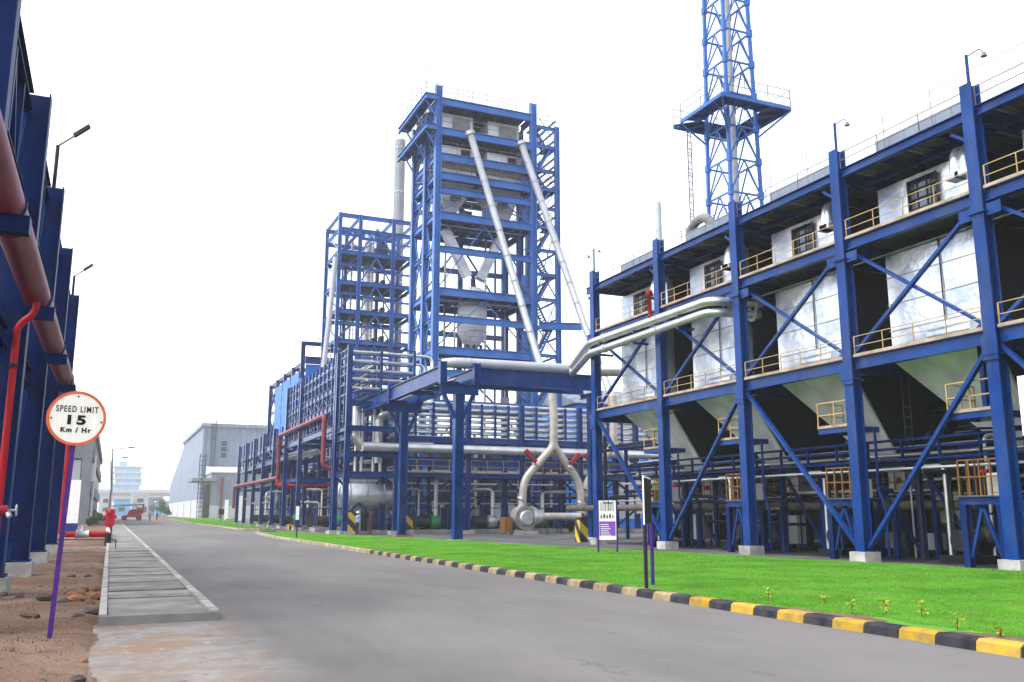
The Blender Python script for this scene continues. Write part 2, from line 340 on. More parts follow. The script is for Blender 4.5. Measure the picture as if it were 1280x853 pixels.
LB = [(23.4, 4), (23.5, 18), (23.3, 21.8), (22.4, 25.8), (21.7, 32), (20.4, 37), (19.4, 44), (18.6, 52.5), (15.4, 66.8), (13.3, 78.5), (11.3, 79.6)]
sheet('yard', [(70, 4)] + [(70, 140), (13.5, 140), (13.2, 81)] + [(x, y) for x, y in reversed(LB)], .006, YARD)
KX = [(10.0, -4), (10.0, 62), (10.3, 70), (10.9, 77), (11.6, 79.2)]
sheet('lawn', [(10.28, -4), (10.28, 62), (10.58, 70), (11.1, 76.8)] + list(reversed(LB)) , .07, SOIL)
sheet('lawn', [(11.7, 90), (15.3, 92), (15.3, 136), (22, 150), (26, 255), (13, 250), (11.6, 150)], .05, SOIL)

sheet('bunker_floor', [(25.2, 9), (60, 9), (60, 46), (25.2, 46)], .0125, mat('shade_dark_floor', (.035, .035, .04), .8, 0, .5, 1.2, .2, 20, spec=.15))  # floor coloured near-black to stand in for the undercroft shade
sheet('bare_strip', [(10.28, 6)] + [(10.95 + .25 * math.sin(y_ * 1.7) + random.uniform(-.15, .15) - max(0, y_ - 13) * .06, y_) for y_ in np.arange(6, 20, .3)] + [(10.28, 20)], .076, DIRT)
# kerb stones, painted alternately
kerb = bpy.data.objects.new('kerb', None); C.objects.link(kerb); kerb['kind'] = 'structure'
def kerb_stone(a, b, m):
    a, b = V((*a, 0)), V((*b, 0)); d = (b - a).normalized(); a += d * .006; b -= d * .006
    sec = [(-.0, 0), (-.28, 0), (-.28, .15), (-.075, .155), (-.02, .12)]
    sec = [(-p, q) for p, q in sec]; mb = MB(); u = d.cross(V((0, 0, 1))); n = len(sec); j = random.uniform(-.012, .012)
    vs = [a + u * (p + j) + V((0, 0, q)) for p, q in sec] + [b + u * (p + j) + V((0, 0, q)) for p, q in sec]
    mb.add(vs, [(i, (i + 1) % n, n + (i + 1) % n, n + i) for i in range(n)] + [tuple(range(n - 1, -1, -1)), tuple(range(n, 2 * n))])
    return mb.build('kerb_stone', m, kerb)
KL = .62
def along(pts, step):
    out = []; acc = 0; pts = [V((*p, 0)) for p in pts]; L = [(b - a).length for a, b in zip(pts, pts[1:])]; T = sum(L); s = 0
    while s < T:
        t = s
        for (a, b), l in zip(zip(pts, pts[1:]), L):
            if t <= l: q = a.lerp(b, t / l); out.append((q.x, q.y)); break
            t -= l
        s += step
    return out
kp = along([(10, 5.36), (10, 62), (10.3, 70), (10.9, 77), (11.6, 79.2), (13.2, 80.4)], KL)
YEL2 = mat('kerb_yellow_faded', (.33, .26, .14), .75, 0, .35, 4, .3, 30)
for i, (a, b) in enumerate(zip(kp, kp[1:])):
    y = a[1]
    m = (KYEL if y < 14.5 else YEL2) if i % 2 == 0 else KBLK
    if y > 38: m = YEL2 if i % 2 == 0 else KGREY
    if y > 55: m = KGREY
    kerb_stone(a, b, m)
kerb2 = bpy.data.objects.new('kerb', None); C.objects.link(kerb2); kerb2['kind'] = 'structure'; kerb = kerb2
kp = along([(15.3, 91.5), (12.2, 89.6), (11.5, 92), (11.4, 150), (12.6, 240)], 2.5)
for a, b in zip(kp, kp[1:]): kerb_stone(a, b, KGREY)

# raised drain walkway of concrete cover slabs
wk = bpy.data.objects.new('walkway', None); C.objects.link(wk); wk['kind'] = 'structure'
y = 15.62; MB().box((-.04, y, 0), (1.74, y + .18, .13)).build('end_kerb', SLABM, wk)
for (x0, x1) in ((-.04, .075), (1.6, 1.74)):
    yy = y + .186
    while yy < 150:
        L = 1.9 if yy < 60 else 6
        j = random.uniform(-.008, .008); MB().box((x0, yy, 0), (x1, yy + L - .01, .152 + j)).build('edge_kerb', CONC, wk); yy += L
yy = y + .2; n = 0; base = None
while yy < 150:
    L = random.uniform(.44, .56) if yy < 60 else 1.2
    j = random.uniform(-.03, .018); mb = MB(); t = random.uniform(-.01, .01)
    x0, x1 = .085 + random.uniform(-.004, .006), 1.592
    mb.add([(x0, yy, .02), (x1, yy, .02), (x1, yy + L - .075, .02), (x0, yy + L - .075, .02), (x0, yy, .11 + j), (x1, yy + t, .11 + j + t), (x1, yy + L - .028 + t, .125 + j + t), (x0, yy + L - .075, .125 + j)],
           [(0, 3, 2, 1), (4, 5, 6, 7), (0, 1, 5, 4), (1, 2, 6, 5), (2, 3, 7, 6), (3, 0, 4, 7)])
    mb.build('slab', SLABM, wk); yy += L; n += 1

# grass blades
def grass(name, poly, count, near, hmin, hmax, m, zz):
    P = np.array(poly); lo, hi = P.min(0), P.max(0); pts = []
    tot = 0
    while tot < count:
        k = count * 3; q = np.random.rand(k, 2) * (hi - lo) + lo
        d = np.hypot(q[:, 0], q[:, 1]); q = q[np.random.rand(k) < np.clip((near / d) ** 1.3, 0, 1)]
        ins = np.zeros(len(q), bool)
        for (x1, y1), (x2, y2) in zip(poly, poly[1:] + poly[:1]):
            c = ((y1 > q[:, 1]) != (y2 > q[:, 1])) & (q[:, 0] < (x2 - x1) * (q[:, 1] - y1) / ((y2 - y1) or 1e-9) + x1); ins ^= c
        q = q[ins]; pts.append(q); tot += len(q)
    q = np.concatenate(pts)[:count]; k = len(q); d = np.hypot(q[:, 0], q[:, 1])
    wd = np.clip(d * .0007, .006, .04) * (.7 + .6 * np.random.rand(k)); a = np.random.rand(k) * 6.283; h = hmin + (hmax - hmin) * np.random.rand(k)
    v = np.zeros((k, 3, 3)); lean = np.random.randn(k, 2) * .035
    v[:, 0, :2] = q - np.stack([np.cos(a), np.sin(a)], 1) * wd[:, None]; v[:, 1, :2] = q + np.stack([np.cos(a), np.sin(a)], 1) * wd[:, None]
    v[:, 0, 2] = v[:, 1, 2] = zz; v[:, 2, :2] = q + lean; v[:, 2, 2] = zz + h
    me = bpy.data.meshes.new(name); me.vertices.add(k * 3); me.vertices.foreach_set('co', v.reshape(-1)); me.loops.add(k * 3); me.loops.foreach_set('vertex_index', np.arange(k * 3, dtype=np.int32))
    me.polygons.add(k); me.polygons.foreach_set('loop_start', np.arange(0, k * 3, 3, dtype=np.int32)); me.update(calc_edges=True); me.materials.append(m)
    o = bpy.data.objects.new(name, me); C.objects.link(o); o['kind'] = 'stuff'; o['label'] = 'short bright green lawn grass'; o['category'] = 'grass'; return o
GRASS = ground_mat('grass_blade', [(.10, .29, .025), ((.15, .36, .04), .6, .4, .6, .8, W1), ((.2, .27, .06), 1.2, .5, .68, .8, W1), ((.26, .2, .09), .7, .62, .74, .7, W1), ((.06, .17, .02), .35, .5, .66, .6, W1), ((.05, .16, .015), 6, .55, .7, .6, W1)], .6, ())
_n = GRASS.node_tree.nodes; _l = GRASS.node_tree.links; _b = _n['Principled BSDF']; _t = _n.new('ShaderNodeBsdfTranslucent'); _m = _n.new('ShaderNodeMixShader'); _m.inputs[0].default_value = .5
_l.new(_b.inputs['Base Color'].links[0].from_socket, _t.inputs['Color']); _l.new(_b.outputs[0], _m.inputs[1]); _l.new(_t.outputs[0], _m.inputs[2]); _l.new(_m.outputs[0], _n['Material Output'].inputs['Surface'])
grass('grass', [(11.2, 5), (11.1, 7), (11.3, 8), (11.0, 8.9), (11.25, 9.6), (11.05, 10.4), (11.3, 11.2), (10.85, 12), (11.05, 12.8), (10.75, 14), (10.85, 15), (10.62, 16.5), (10.68, 19), (10.5, 22), (10.62, 30), (10.6, 62), (11.0, 70), (11.4, 76)] + list(reversed(LB[:-1])), 420000, 11, .015, .04, GRASS, .068)
grass('grass', [(11.8, 91), (15.2, 93), (15.2, 136), (22, 152), (25.5, 250), (13.2, 248), (11.8, 150)], 30000, 100, .06, .16, GRASS, .05)
# small yellow-green plants just behind the kerb
def plant(x, y, h, lab):
    t = thing('small_plant', (x, y, .07), lab, 'plant', 'small plants behind the kerb')
    mb = MB(); mb.tube([(x, y, .05), (x + .02, y, .07 + h * .7)], .008, 5); mb.build('stem', BARK, t)
    mb = MB()
    for k in range(26):
        a = random.uniform(0, 6.28); rr = random.uniform(.02, h * .42); z = .07 + random.uniform(.25, 1) * h
        c = V((x + math.cos(a) * rr, y + math.sin(a) * rr, z)); u = V((random.uniform(-1, 1), random.uniform(-1, 1), random.uniform(-.3, .6))).normalized() * .03; v = u.cross(V((random.uniform(-1, 1), random.uniform(-1, 1), 1))).normalized() * .02
        mb.add([c - u, c + v, c + u, c - v], [(0, 1, 2, 3)])
    mb.build('foliage', YLEAF, t)
for i, (px, py) in enumerate(((960, 752), (1030, 755), (1065, 768), (1108, 769), (1152, 772), (1197, 788), (1250, 797))):
    q = at(px, py, Z=.07); plant(max(10.45, q.x), q.y, random.uniform(.12, .26), '%s of the seven small yellow plants behind the striped kerb' % ('leftmost', 'second from left', 'third from left', 'middle', 'third from right', 'second from right', 'rightmost')[i])

# stones on the dirt
def stone(px, py, s, m, lab, cat='stone', n=[0]):
    q = at(px, py, Z=.03); s *= 1.1; mb = MB(); mb.sphere((q.x, q.y, dz(q.x, q.y) + s * .3), s, 11, 7, (random.uniform(.8, 1.5), random.uniform(.7, 1), .62))
    mb.v = [(x + random.uniform(-.12, .12) * s, y_ + random.uniform(-.12, .12) * s, max(.0, z + random.uniform(-.1, .1) * s)) for x, y_, z in mb.v]; mb.sm = [False] * len(mb.f)
    return tag(mb.build('stone', m), lab, cat, 'loose stones on the dirt')
for px, py, s in ((95, 752, .12), (104, 741, .1), (112, 754, .09), (120, 738, .1), (83, 746, .07), (92, 749, .11), (101, 746, .09), (108, 750, .1), (116, 744, .09), (122, 748, .1), (86, 752, .08), (128, 742, .08)):
    stone(px, py, s, STONE, 'rounded orange brown stone in the small heap beside the walkway end')
for (px, py, s), lab in zip(((55, 752, .11), (76, 754, .1), (118, 766, .12)), ('large dark stone left of the sign post', 'large dark stone just right of the sign post', 'dark stone touching the near corner of the walkway')): stone(px, py, s, STONEG, lab)
for px, py, s in ((25, 748, .05), (5, 747, .08), (89, 722, .07), (109, 721, .06), (97, 773, .06), (50, 735, .05), (20, 800, .05), (104, 826, .05), (97, 850, .07)):
    stone(px, py, s, STONEG if px % 2 else STONE, 'small loose stone lying alone on the red dirt')
mb = MB()
for k in range(9000):
    d = random.random() ** 1.6; y_ = 7.2 + d * 40; x_ = random.uniform(-6.5, -.15) if random.random() < .6 else random.uniform(-2.2, -.12); s = random.uniform(.007, .028) * (1 if random.random() < .93 else 2)
    z_ = dz(x_, y_) + s * .25
    mb.add([(x_ - s, y_, z_ - s), (x_ + s * .3, y_ - s, z_ - s), (x_ + s, y_ + s * .6, z_ - s), (x_, y_ + .2 * s, z_ + s * .45)], [(0, 1, 3), (1, 2, 3), (2, 0, 3)])
o = mb.build('gravel', mat('gravel_mix', (.09, .065, .055), .95, 0, 0, 45, col2=(.3, .22, .17), lo=.4, hi=.6)); o['kind'] = 'stuff'; o['label'] = 'fine gravel scattered over the red dirt'; o['category'] = 'gravel'
a, b = at(27, 769, Z=.06), at(48, 771, Z=.06); tag(MB().tube([a, b], .035, 8).build('bottle', mat('brown_bottle', (.1, .03, .02), .3)), 'brown bottle lying on the dirt beside dark stones', 'bottle')
a = at(73, 778, Z=.03); mb = MB(); mb.sphere(a, .07, 8, 5, (1.2, .8, .4)); tag(mb.build('rag', mat('blue_rag', (.05, .13, .25), .8)), 'crumpled blue scrap of plastic near the sign post', 'litter')

# ------------------------------------------------------------------ left pipe rack with its red pipes
rk = thing('pipe_rack', (-4, 27, 0), 'tall dark blue pipe rack of wide plate columns along the left of the walkway', 'pipe rack')
LY = [15, 21.6, 28, 34.6, 42.3]; LT = 10.9
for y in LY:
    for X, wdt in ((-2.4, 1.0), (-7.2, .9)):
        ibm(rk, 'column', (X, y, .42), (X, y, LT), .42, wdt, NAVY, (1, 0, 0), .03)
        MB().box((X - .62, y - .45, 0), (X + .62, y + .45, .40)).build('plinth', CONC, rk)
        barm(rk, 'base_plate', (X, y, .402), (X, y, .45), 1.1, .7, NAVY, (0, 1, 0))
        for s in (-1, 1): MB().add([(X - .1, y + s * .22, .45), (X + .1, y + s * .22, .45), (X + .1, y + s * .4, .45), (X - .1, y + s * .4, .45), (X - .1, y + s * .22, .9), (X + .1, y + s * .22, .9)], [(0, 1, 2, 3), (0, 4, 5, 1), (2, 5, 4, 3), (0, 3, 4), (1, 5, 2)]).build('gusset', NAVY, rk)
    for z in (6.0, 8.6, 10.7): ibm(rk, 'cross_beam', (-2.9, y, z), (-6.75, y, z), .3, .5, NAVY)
    barm(rk, 'bracket', (-1.89, y - .36, 5.86), (-1.40, y - .36, 5.86), .26, .26, NAVY)
for a, b in zip(LY, LY[1:]):
    for X in (-2.35, -7.2):
        for z in (10.65, 8.4, 5.3):
            ibm(rk, 'long_beam', (X, a + .23, z), (X, b - .23, z), .24, .42, NAVY)
    m_ = (a + b) / 2; q = (b - a) / 4
    for yy in (a + q, m_, b - q): ibm(rk, 'truss_post', (-2.35, yy, 8.62), (-2.35, yy, 10.53), .16, .18, NAVY, (1, 0, 0))
    for i in range(4):
        y0, y1 = a + q * i + .1, a + q * (i + 1) - .1
        barm(rk, 'truss_brace', (-2.35, y0, 8.62 if i % 2 else 10.53), (-2.35, y1, 10.53 if i % 2 else 8.62), .12, .12, NAVY)
    barm(rk, 'brace', (-2.35, a + .3, 5.1), (-2.35, m_, .9 + 1.6), .16, .16, NAVY); barm(rk, 'brace', (-2.35, b - .3, 5.1), (-2.35, m_, 2.5), .16, .16, NAVY)
    for x in (-4.2, -5.6): ibm(rk, 'stringer', (x, a, 10.95 - .08), (x, b, 10.95 - .08), .15, .2, NAVY)
t = thing('fire_main', (-1.78, 8, 6.3), 'large faded red pipe running along the outside of the left pipe rack', 'pipe')
MB().tube([(-1.78, y, 6.25) for y in (6, 20, 34, 48, 54)], .27, 20).build('pipe', PINK, t)
for y in LY:
    MB().tube([(-1.78, y - .16, 6.25), (-1.78, y - .1, 6.25)], .3, 20).build('clamp', NAVY, t)
for y in (15.8, 29.5): MB().tube([(-1.78, y, 6.25), (-1.78, y + .07, 6.25)], .285, 20).build('weld_collar', PINK, t)
p = at(48, 369, Y=20.75); q = at(22, 406, Y=20.75); e = at(0, 560, Y=20.75)
X0 = q.x
t = thing('drop_pipe', (X0, 20.75, 0), 'thin bright red drop pipe with a crank bend under the big left pipe', 'pipe')
MB().tube(bend([(-1.72, 20.75, 6.2), (-1.72, 20.75, 5.75), (X0, 20.75, q.z), (X0, 20.75, 1.0)], .25), .07, 14).build('pipe', RED, t)
MB().tube([(X0, 20.75, q.z - .9), (X0, 20.75, q.z - .82)], .1, 14).build('clamp', DARK, t)
v = at(3, 640, Y=20.6)
t = thing('landing_valve', (v.x, 20.6, 0), 'maroon fire landing valve with a silver hand wheel at the left edge', 'valve')
MB().tube([(v.x - .12, 20.6, .03), (v.x - .12, 20.6, v.z + .05)], .11, 14).build('riser', PINK, t)
MB().tube([(v.x - .3, 20.6, v.z + .03), (v.x + .09, 20.6, v.z + .03)], .1, 14).build('valve_body', MAROON, t)
MB().tube([(v.x + .09, 20.6, v.z + .03), (v.x + .25, 20.6, v.z + .03)], .025, 8).build('spindle', STEEL, t)
mb = MB(); n = 16; mb.tube([(v.x + .24, 20.6 + .11 * math.cos(6.283 * i / n), v.z + .03 + .11 * math.sin(6.283 * i / n)) for i in range(n + 1)], .014, 6, False); mb.bar((v.x + .24, 20.5, v.z + .03), (v.x + .24, 20.7, v.z + .03), .02); mb.build('hand_wheel', STEEL, t)
MB().tube([(v.x + .1, 20.55, v.z - .02), (v.x + .14, 20.5, v.z - .1)], .05, 10).build('outlet_cap', STEEL, t)

# branch with a gate valve, and hydrant beside the walkway
t = thing('branch_pipe', (-2.5, 52, 0), 'red branch pipe turning along the ground to a grey gate valve', 'pipe')
zz = at(110, 668, Y=52).z; xr = at(134, 668, Y=52).x; xl = at(75, 668, Y=52).x; xv = at(103, 668, Y=52).x
MB().tube(bend([(-1.78, 54, 6.25), (xl, 52, 6.0), (xl, 52, zz), (xr, 52, zz)], .35), .15, 16).build('pipe', RED, t)
g = MB().tube([(xv - .3, 52, zz), (xv - .24, 52, zz), (xv - .24, 52, zz), (xv + .24, 52, zz), (xv + .3, 52, zz)], [.24, .24, .19, .19, .24], 16); g.tube([(xv, 52, zz), (xv, 52, zz + .42)], [.14, .07], 12); g.tube([(xv - .15, 52, zz + .42), (xv + .15, 52, zz + .42)], .03, 8); g.build('gate_valve', STEEL, t)
MB().box((xl - .2, 51.8, 0), (xl + .2, 52.2, zz - .14)).build('support', CONC, t)
t = thing('fire_pipe', (xr, 60, 0), 'low pale pipe running beside the far walkway to the red hydrant', 'pipe')
MB().tube([(xr + .05, 52.2, zz), (xr, 74, zz - .1)], .13, 12).build('pipe', CHUTE, t)
MB().box((xr - .1, 60, 0), (xr + .1, 60.3, zz - .18)).build('support', CONC, t)
MB().tube([(xr + .05, 51.9, 0.0), (xr + .05, 51.9, zz + .05)], .16, 12).build('stub', DARK, t)
hx = at(137, 655, Y=75)
t = thing('fire_hydrant', (hx.x, 75, 0), 'squat red fire hydrant standing at the walkway edge', 'hydrant')
MB().tube([(hx.x, 75, .0), (hx.x, 75, 1.55), (hx.x, 75, 1.6), (hx.x, 75, 1.85), (hx.x, 75, 1.95)], [.22, .22, .3, .28, .12], 14).build('barrel', RED, t)
MB().tube([(hx.x - .45, 75, 1.35), (hx.x + .45, 75, 1.35)], .13, 12).build('outlet', RED, t)
MB().box((hx.x - .33, 74.8, .7), (hx.x + .33, 74.9, 1.9)).build('hose_box', RED, t)

# thin rod and a low kerb crossing the dirt
t = thing('rod_rail', (-1, 43, 0), 'thin dark rod rail crossing low over the dirt and walkway', 'rail')
mb = MB(); a = at(47, 675, Y=44); b = at(145, 675, Y=44); mb.bar(a, b, .04); mb.build('rod', DARK, t); MB().bar((b.x, 44, b.z), (b.x, 44, .14), .04, .04, (0, 1, 0)).build('post', DARK, t)
MB().bar((a.x, 44, a.z), (a.x, 44, 0), .04, .04, (0, 1, 0)).build('post', DARK, t)
a = at(50, 690, Z=0); tag(MB().box((-3.2, a.y, 0), (-.06, a.y + .35, .13)).build('concrete_kerb', CONC), 'low pale concrete kerb crossing the dirt to the walkway', 'kerb')
# rack lamps
for (px, py), (hx_, hy_), lab in (((72.5, 182), (112, 158), 'nearer street lamp reaching over from the top of the left pipe rack'), ((93, 345), (116, 331), 'farther street lamp reaching over from the left pipe rack')):
    p = at(px, py, X=-2.05); h = at(hx_, hy_, Y=p.y)
    t = thing('street_lamp', (p.x, p.y, 10.5), lab, 'street lamp', 'lamps over the left rack')
    MB().tube([(p.x, p.y, 10.3), (p.x, p.y, p.z)], .05, 8).build('pole', DARK, t)
    k = V((p.x, p.y, p.z)).lerp(h, .5); MB().tube([(p.x, p.y, p.z), k], .04, 8).build('arm', STEEL, t)
    MB().prism(k, h, [(-.11, -.04), (.11, -.04), (.09, .04), (-.09, .04)]).build('lamp_head', DARK, t)

# ------------------------------------------------------------------ speed limit sign
b = at(61, 804, Z=.02); c = at(96, 523, Y=b.y); rad = .375
t = thing('speed_limit_sign', (b.x, b.y, 0), 'round white speed limit sign with orange rim on a leaning purple post', 'sign')
fwd = V((c.x, c.y, 0)).normalized(); nrm = (-fwd + V((.12, 0, .03))).normalized(); ux = V((0, 0, 1)).cross(nrm).normalized(); uz = nrm.cross(ux)
topz = c - nrm * .05
d = (topz - V((b.x, b.y, 0))); pe = V((b.x, b.y, 0)) + d * 1.0
MB().bar((b.x, b.y, -.0), pe, .062, .062, (0, 1, 0)).build('post', PURPLE, t)
def disc(c, r0, r1, th, n=56):
    mb = MB()
    if r0 == 0:
        f = [c + ux * r1 * math.cos(6.28318 * i / n) + uz * r1 * math.sin(6.28318 * i / n) for i in range(n)]; bk = [p - nrm * th for p in f]
        mb.add(f + bk, [tuple(range(n)), tuple(range(2 * n - 1, n - 1, -1))] + [(i, n + i, n + (i + 1) % n, (i + 1) % n) for i in range(n)]); return mb
    vs = []
    for r, dz in ((r0, 0), (r1, 0), (r1, -th), (r0, -th)):
        vs += [c + ux * r * math.cos(6.28318 * i / n) + uz * r * math.sin(6.28318 * i / n) + nrm * dz for i in range(n)]
    return mb.add(vs, [(k * n + i, ((k + 1) % 4) * n + i, ((k + 1) % 4) * n + (i + 1) % n, k * n + (i + 1) % n) for k in range(4) for i in range(n)])
disc(c, 0, rad * .925, .012).build('face', SIGNW, t)
disc(c + nrm * .006, rad * .9, rad, .022).build('rim', ORANGE, t)
def text(parent, s, c, size, width, name='lettering', m=BLACK, bold=0.):
    cu = bpy.data.curves.new('t', 'FONT'); cu.body = s; cu.size = size; cu.align_x = 'CENTER'; cu.align_y = 'CENTER'; cu.offset = bold; cu.extrude = .001; cu.space_character = 1.25
    ob = bpy.data.objects.new('t', cu); C.objects.link(ob); dg = bpy.context.evaluated_depsgraph_get(); me = bpy.data.meshes.new_from_object(ob.evaluated_get(dg)); bpy.data.objects.remove(ob)
    me.name = name; org = ORG[parent.name]
    M = Matrix((( ux.x, uz.x, nrm.x), (ux.y, uz.y, nrm.y), (ux.z, uz.z, nrm.z)))
    xs_ = [v_.co.x for v_ in me.vertices]; sx = width / (max(xs_) - min(xs_)); mx = (max(xs_) + min(xs_)) / 2
    for v_ in me.vertices: v_.co = M @ V(((v_.co.x - mx) * sx, v_.co.y, v_.co.z)) + c - org
    me.materials.clear(); me.materials.append(m); o = bpy.data.objects.new(name, me); C.objects.link(o); o.parent = parent; return o
text(t, 'SPEED LIMIT', c + nrm * .004 + uz * .12, .118, .53, bold=.002)
text(t, '15', c + nrm * .004 - uz * .03, .17, .23, bold=.008)
text(t, 'Km / Hr', c + nrm * .004 - uz * .165, .09, .38, bold=.004)
for a_ in (90, 182, 352): 
    q = c + ux * rad * .84 * math.cos(R(a_)) + uz * rad * .8 * math.sin(R(a_)); MB().tube([q, q + nrm * .012], .012, 8).build('bolt', DARK, t)

# ------------------------------------------------------------------ far left: building, board, shrubs, lamps, boom lift, far skyline
t = thing('grey_building', (-10, 130, 0), 'grey concrete building with banded floors behind the left pipe rack', 'building')
x1 = -2.4; 
MB().box((-30, 128, 0), (x1 - .4, 232, 12.6)).build('wall', WALLG, t)
for z0, z1 in ((.0, 1.0), (4.0, 5.4), (8.4, 10.0), (12.6, 13.6)): MB().box((-30.2, 127.4, z0), (x1, 232.4, z1)).build('floor_band', WALLG, t)
for k in range(5): MB().box((x1 - 1.3 - k * 6.2, 127.2, 0), (x1 - .1 - k * 6.2, 127.9, 13.4)).build('pillar', WALLG, t)
for k in range(5):
    for z0, z1 in ((1.2, 3.9), (5.6, 8.2), (10.1, 12.5)):
        pn = MB().box((x1 - 6.2 - k * 6.2, 127.75, z0), (x1 - 1.4 - k * 6.2, 127.99, z1)).build('panel', WALLP, t)
        if z0 < 2: MB().box((x1 - 4.9 - k * 6.2, 127.65, z0 + .1), (x1 - 2.2 - k * 6.2, 127.73, z0 + 2.4)).build('window', GLASS, pn)
for k in range(8):
    MB().box((x1 - .42, 133 + k * 12, 1.2), (x1 - .3, 139 + k * 12, 3.6)).build('window', GLASS, t)
    MB().box((x1 - .42, 133 + k * 12, 5.8), (x1 - .3, 139 + k * 12, 8.0)).build('window', GLASS, t)
MB().tube([(x1 + .15, 131, 0), (x1 + .15, 131, 9)], .12, 8).build('downpipe', WHITE, t)
MB().box((x1 - .1, 129.5, 5.6), (x1 + .3, 131.5, 7.9)).build('wall_box', WHITE, t)
a = at(69, 655, Y=84); b = at(97, 655, Y=84)
t = thing('notice_board', ((a.x + b.x) / 2, 84, 0), 'white hoarding board with a blue bottom strip standing on the dirt', 'board')
zt = at(80, 600, Y=84).z
MB().box((a.x, 84, .8), (b.x, 84.1, zt)).build('panel', WHITE, t); MB().box((a.x - .02, 83.97, .05), (b.x + .02, 84.12, .8)).build('base_strip', BLUE, t)
for x in (a.x + .2, b.x - .2): MB().bar((x, 84.2, 0), (x, 84.2, zt - .2), .1, .1, (0, 1, 0)).build('post', DARK, t)
def shrub(x, y, r, h, n, lab, cat='shrub', trunk=False, ls=.16, grp=None, base=0.):
    t = thing('small_tree' if trunk else 'shrub', (x, y, base), lab, cat, grp)
    MB().tube([(x, y, base), (x + .05 * h, y, base + h * (.6 if trunk else .35))], [.05 * h / 2, .02 * h / 2], 7).build('trunk' if trunk else 'stem', BARK, t)
    mb = MB(); cl = [(random.uniform(-.6, .6) * r, random.uniform(-.6, .6) * r, random.uniform(.35 if not trunk else .5, .9) * h, random.uniform(.3, .55) * r) for _ in range(7)]
    for k in range(n):
        cx, cy, cz, cr = random.choice(cl); d = V((random.gauss(0, 1), random.gauss(0, 1), random.gauss(0, 1))).normalized() * cr * random.uniform(.5, 1.1)
        c_ = V((x + cx, y + cy, base + max(.1, cz + d.z))) + V((d.x, d.y, 0)); u = V((random.gauss(0, 1), random.gauss(0, 1), random.gauss(0, .6))).normalized() * ls; v_ = u.cross(V((random.gauss(0, 1), random.gauss(0, 1), 1))).normalized() * ls * .45
        mb.add([c_ - u, c_ + v_, c_ + u, c_ - v_], [(0, 1, 2, 3)])
    mb.build('crown' if trunk else 'foliage', LEAF, t)
for i, (x, y, r, h) in enumerate(((-1.9, 112, .7, 1.2), (-1.7, 122, .7, 1.7), (-1.5, 146, 1.0, 1.8))):
    shrub(x, y, r, h, 420, ('low green shrub in front of the grey building', 'upright green shrub by the grey building wall', 'farther green shrub along the grey building wall')[i], ls=.2)
for (px, pt, pb, ax, ay, Y, lab) in ((141.5, 561, 633, 166, 559.5, 150, 'taller nearer street lamp on the left verge by the walkway'), (139, 576, 632, 158, 572, 178, 'shorter looking farther street lamp on the left verge')):
    tp = at(px, pt, Y=Y); hd = at(ax, ay, Y=Y); x = at(136.5, 635, Y=Y).x
    t = thing('street_lamp', (x, Y, 0), lab, 'street lamp', 'lamps along the far road')
    MB().tube([(x, Y, 0), (x + .15, Y, tp.z * .5), (tp.x - .05, Y, tp.z)], [.22, .17, .1], 10).build('pole', STEEL, t)
    MB().tube([(tp.x - .05, Y, tp.z - .1), hd], .07, 8).build('arm', STEEL, t); MB().box((hd.x - .6, Y - .15, hd.z - .1), (hd.x + .3, Y + .15, hd.z + .06)).build('lamp_head', DARK, t)

# boom lift
LYY = 205; bl = at(150, 649, Y=LYY); br = at(180, 649, Y=LYY); s = (br.x - bl.x) / 30.; X_ = lambda px: bl.x + (px - 150) * s; Z_ = lambda py: max(0, (649.3 - py) * s)
t = thing('boom_lift', (X_(165), LYY, 0), 'red self propelled boom lift parked across the far end of the road', 'boom lift')
mb = MB(); mb.poly([(0, 0)] * 0 + [(X_(157), LYY - 1.1), (X_(176), LYY - 1.1), (X_(176), LYY + 1.1), (X_(157), LYY + 1.1)], Z_(645), Z_(641.5)); mb.build('chassis', RED, t)
mb = MB(); sec = [(159, 641.4), (176, 641.4), (177, 637), (174, 634.5), (163, 634.5), (160, 637)]
vs = [(X_(a_), LYY - 1.0, Z_(b_)) for a_, b_ in sec] + [(X_(a_), LYY + 1.0, Z_(b_)) for a_, b_ in sec]; n = 6
mb.add(vs, [(i, (i + 1) % n, n + (i + 1) % n, n + i) for i in range(n)] + [tuple(range(n - 1, -1, -1)), tuple(range(n, 2 * n))]); mb.build('turret_cover', MAROON, t)
for px in (155, 173.5):
    for y_ in (LYY - 1.3, LYY + .9):
        wh = MB().tube([(X_(px), y_, .52), (X_(px), y_ + .4, .52)], .52, 16).build('wheel', RUBBER, t); MB().tube([(X_(px), y_ - .02, .52), (X_(px), y_ + .1, .52)], .26, 12).build('rim', RED, wh)
MB().bar((X_(177.5), LYY, Z_(640)), (X_(178), LYY, Z_(627)), .35, .35, (0, 1, 0)).build('mast', MAROON, t)
MB().bar((X_(178.5), LYY, Z_(628)), (X_(150), LYY, Z_(629.5)), .3, .34).build('boom', CONCD, t); MB().bar((X_(150), LYY, Z_(629.5)), (X_(135), LYY, Z_(630.5)), .2, .22).build('boom_section', CONCD, t)
MB().bar((X_(168), LYY - .05, Z_(630.5)), (X_(177), LYY - .05, Z_(636)), .16, .16).build('lift_cylinder', DARK, t)
mb = MB(); x0 = X_(133)
for z in (.2, .75, 1.3): mb.bar((x0, LYY - .9, 2.6 + z), (x0, LYY + .9, 2.6 + z), .06); mb.bar((x0 - .9, LYY - .9, 2.6 + z), (x0 - .9, LYY + .9, 2.6 + z), .06); mb.bar((x0, LYY - .9, 2.6 + z), (x0 - .9, LYY - .9, 2.6 + z), .06); mb.bar((x0, LYY + .9, 2.6 + z), (x0 - .9, LYY + .9, 2.6 + z), .06)
mb.build('basket', STEEL, t)

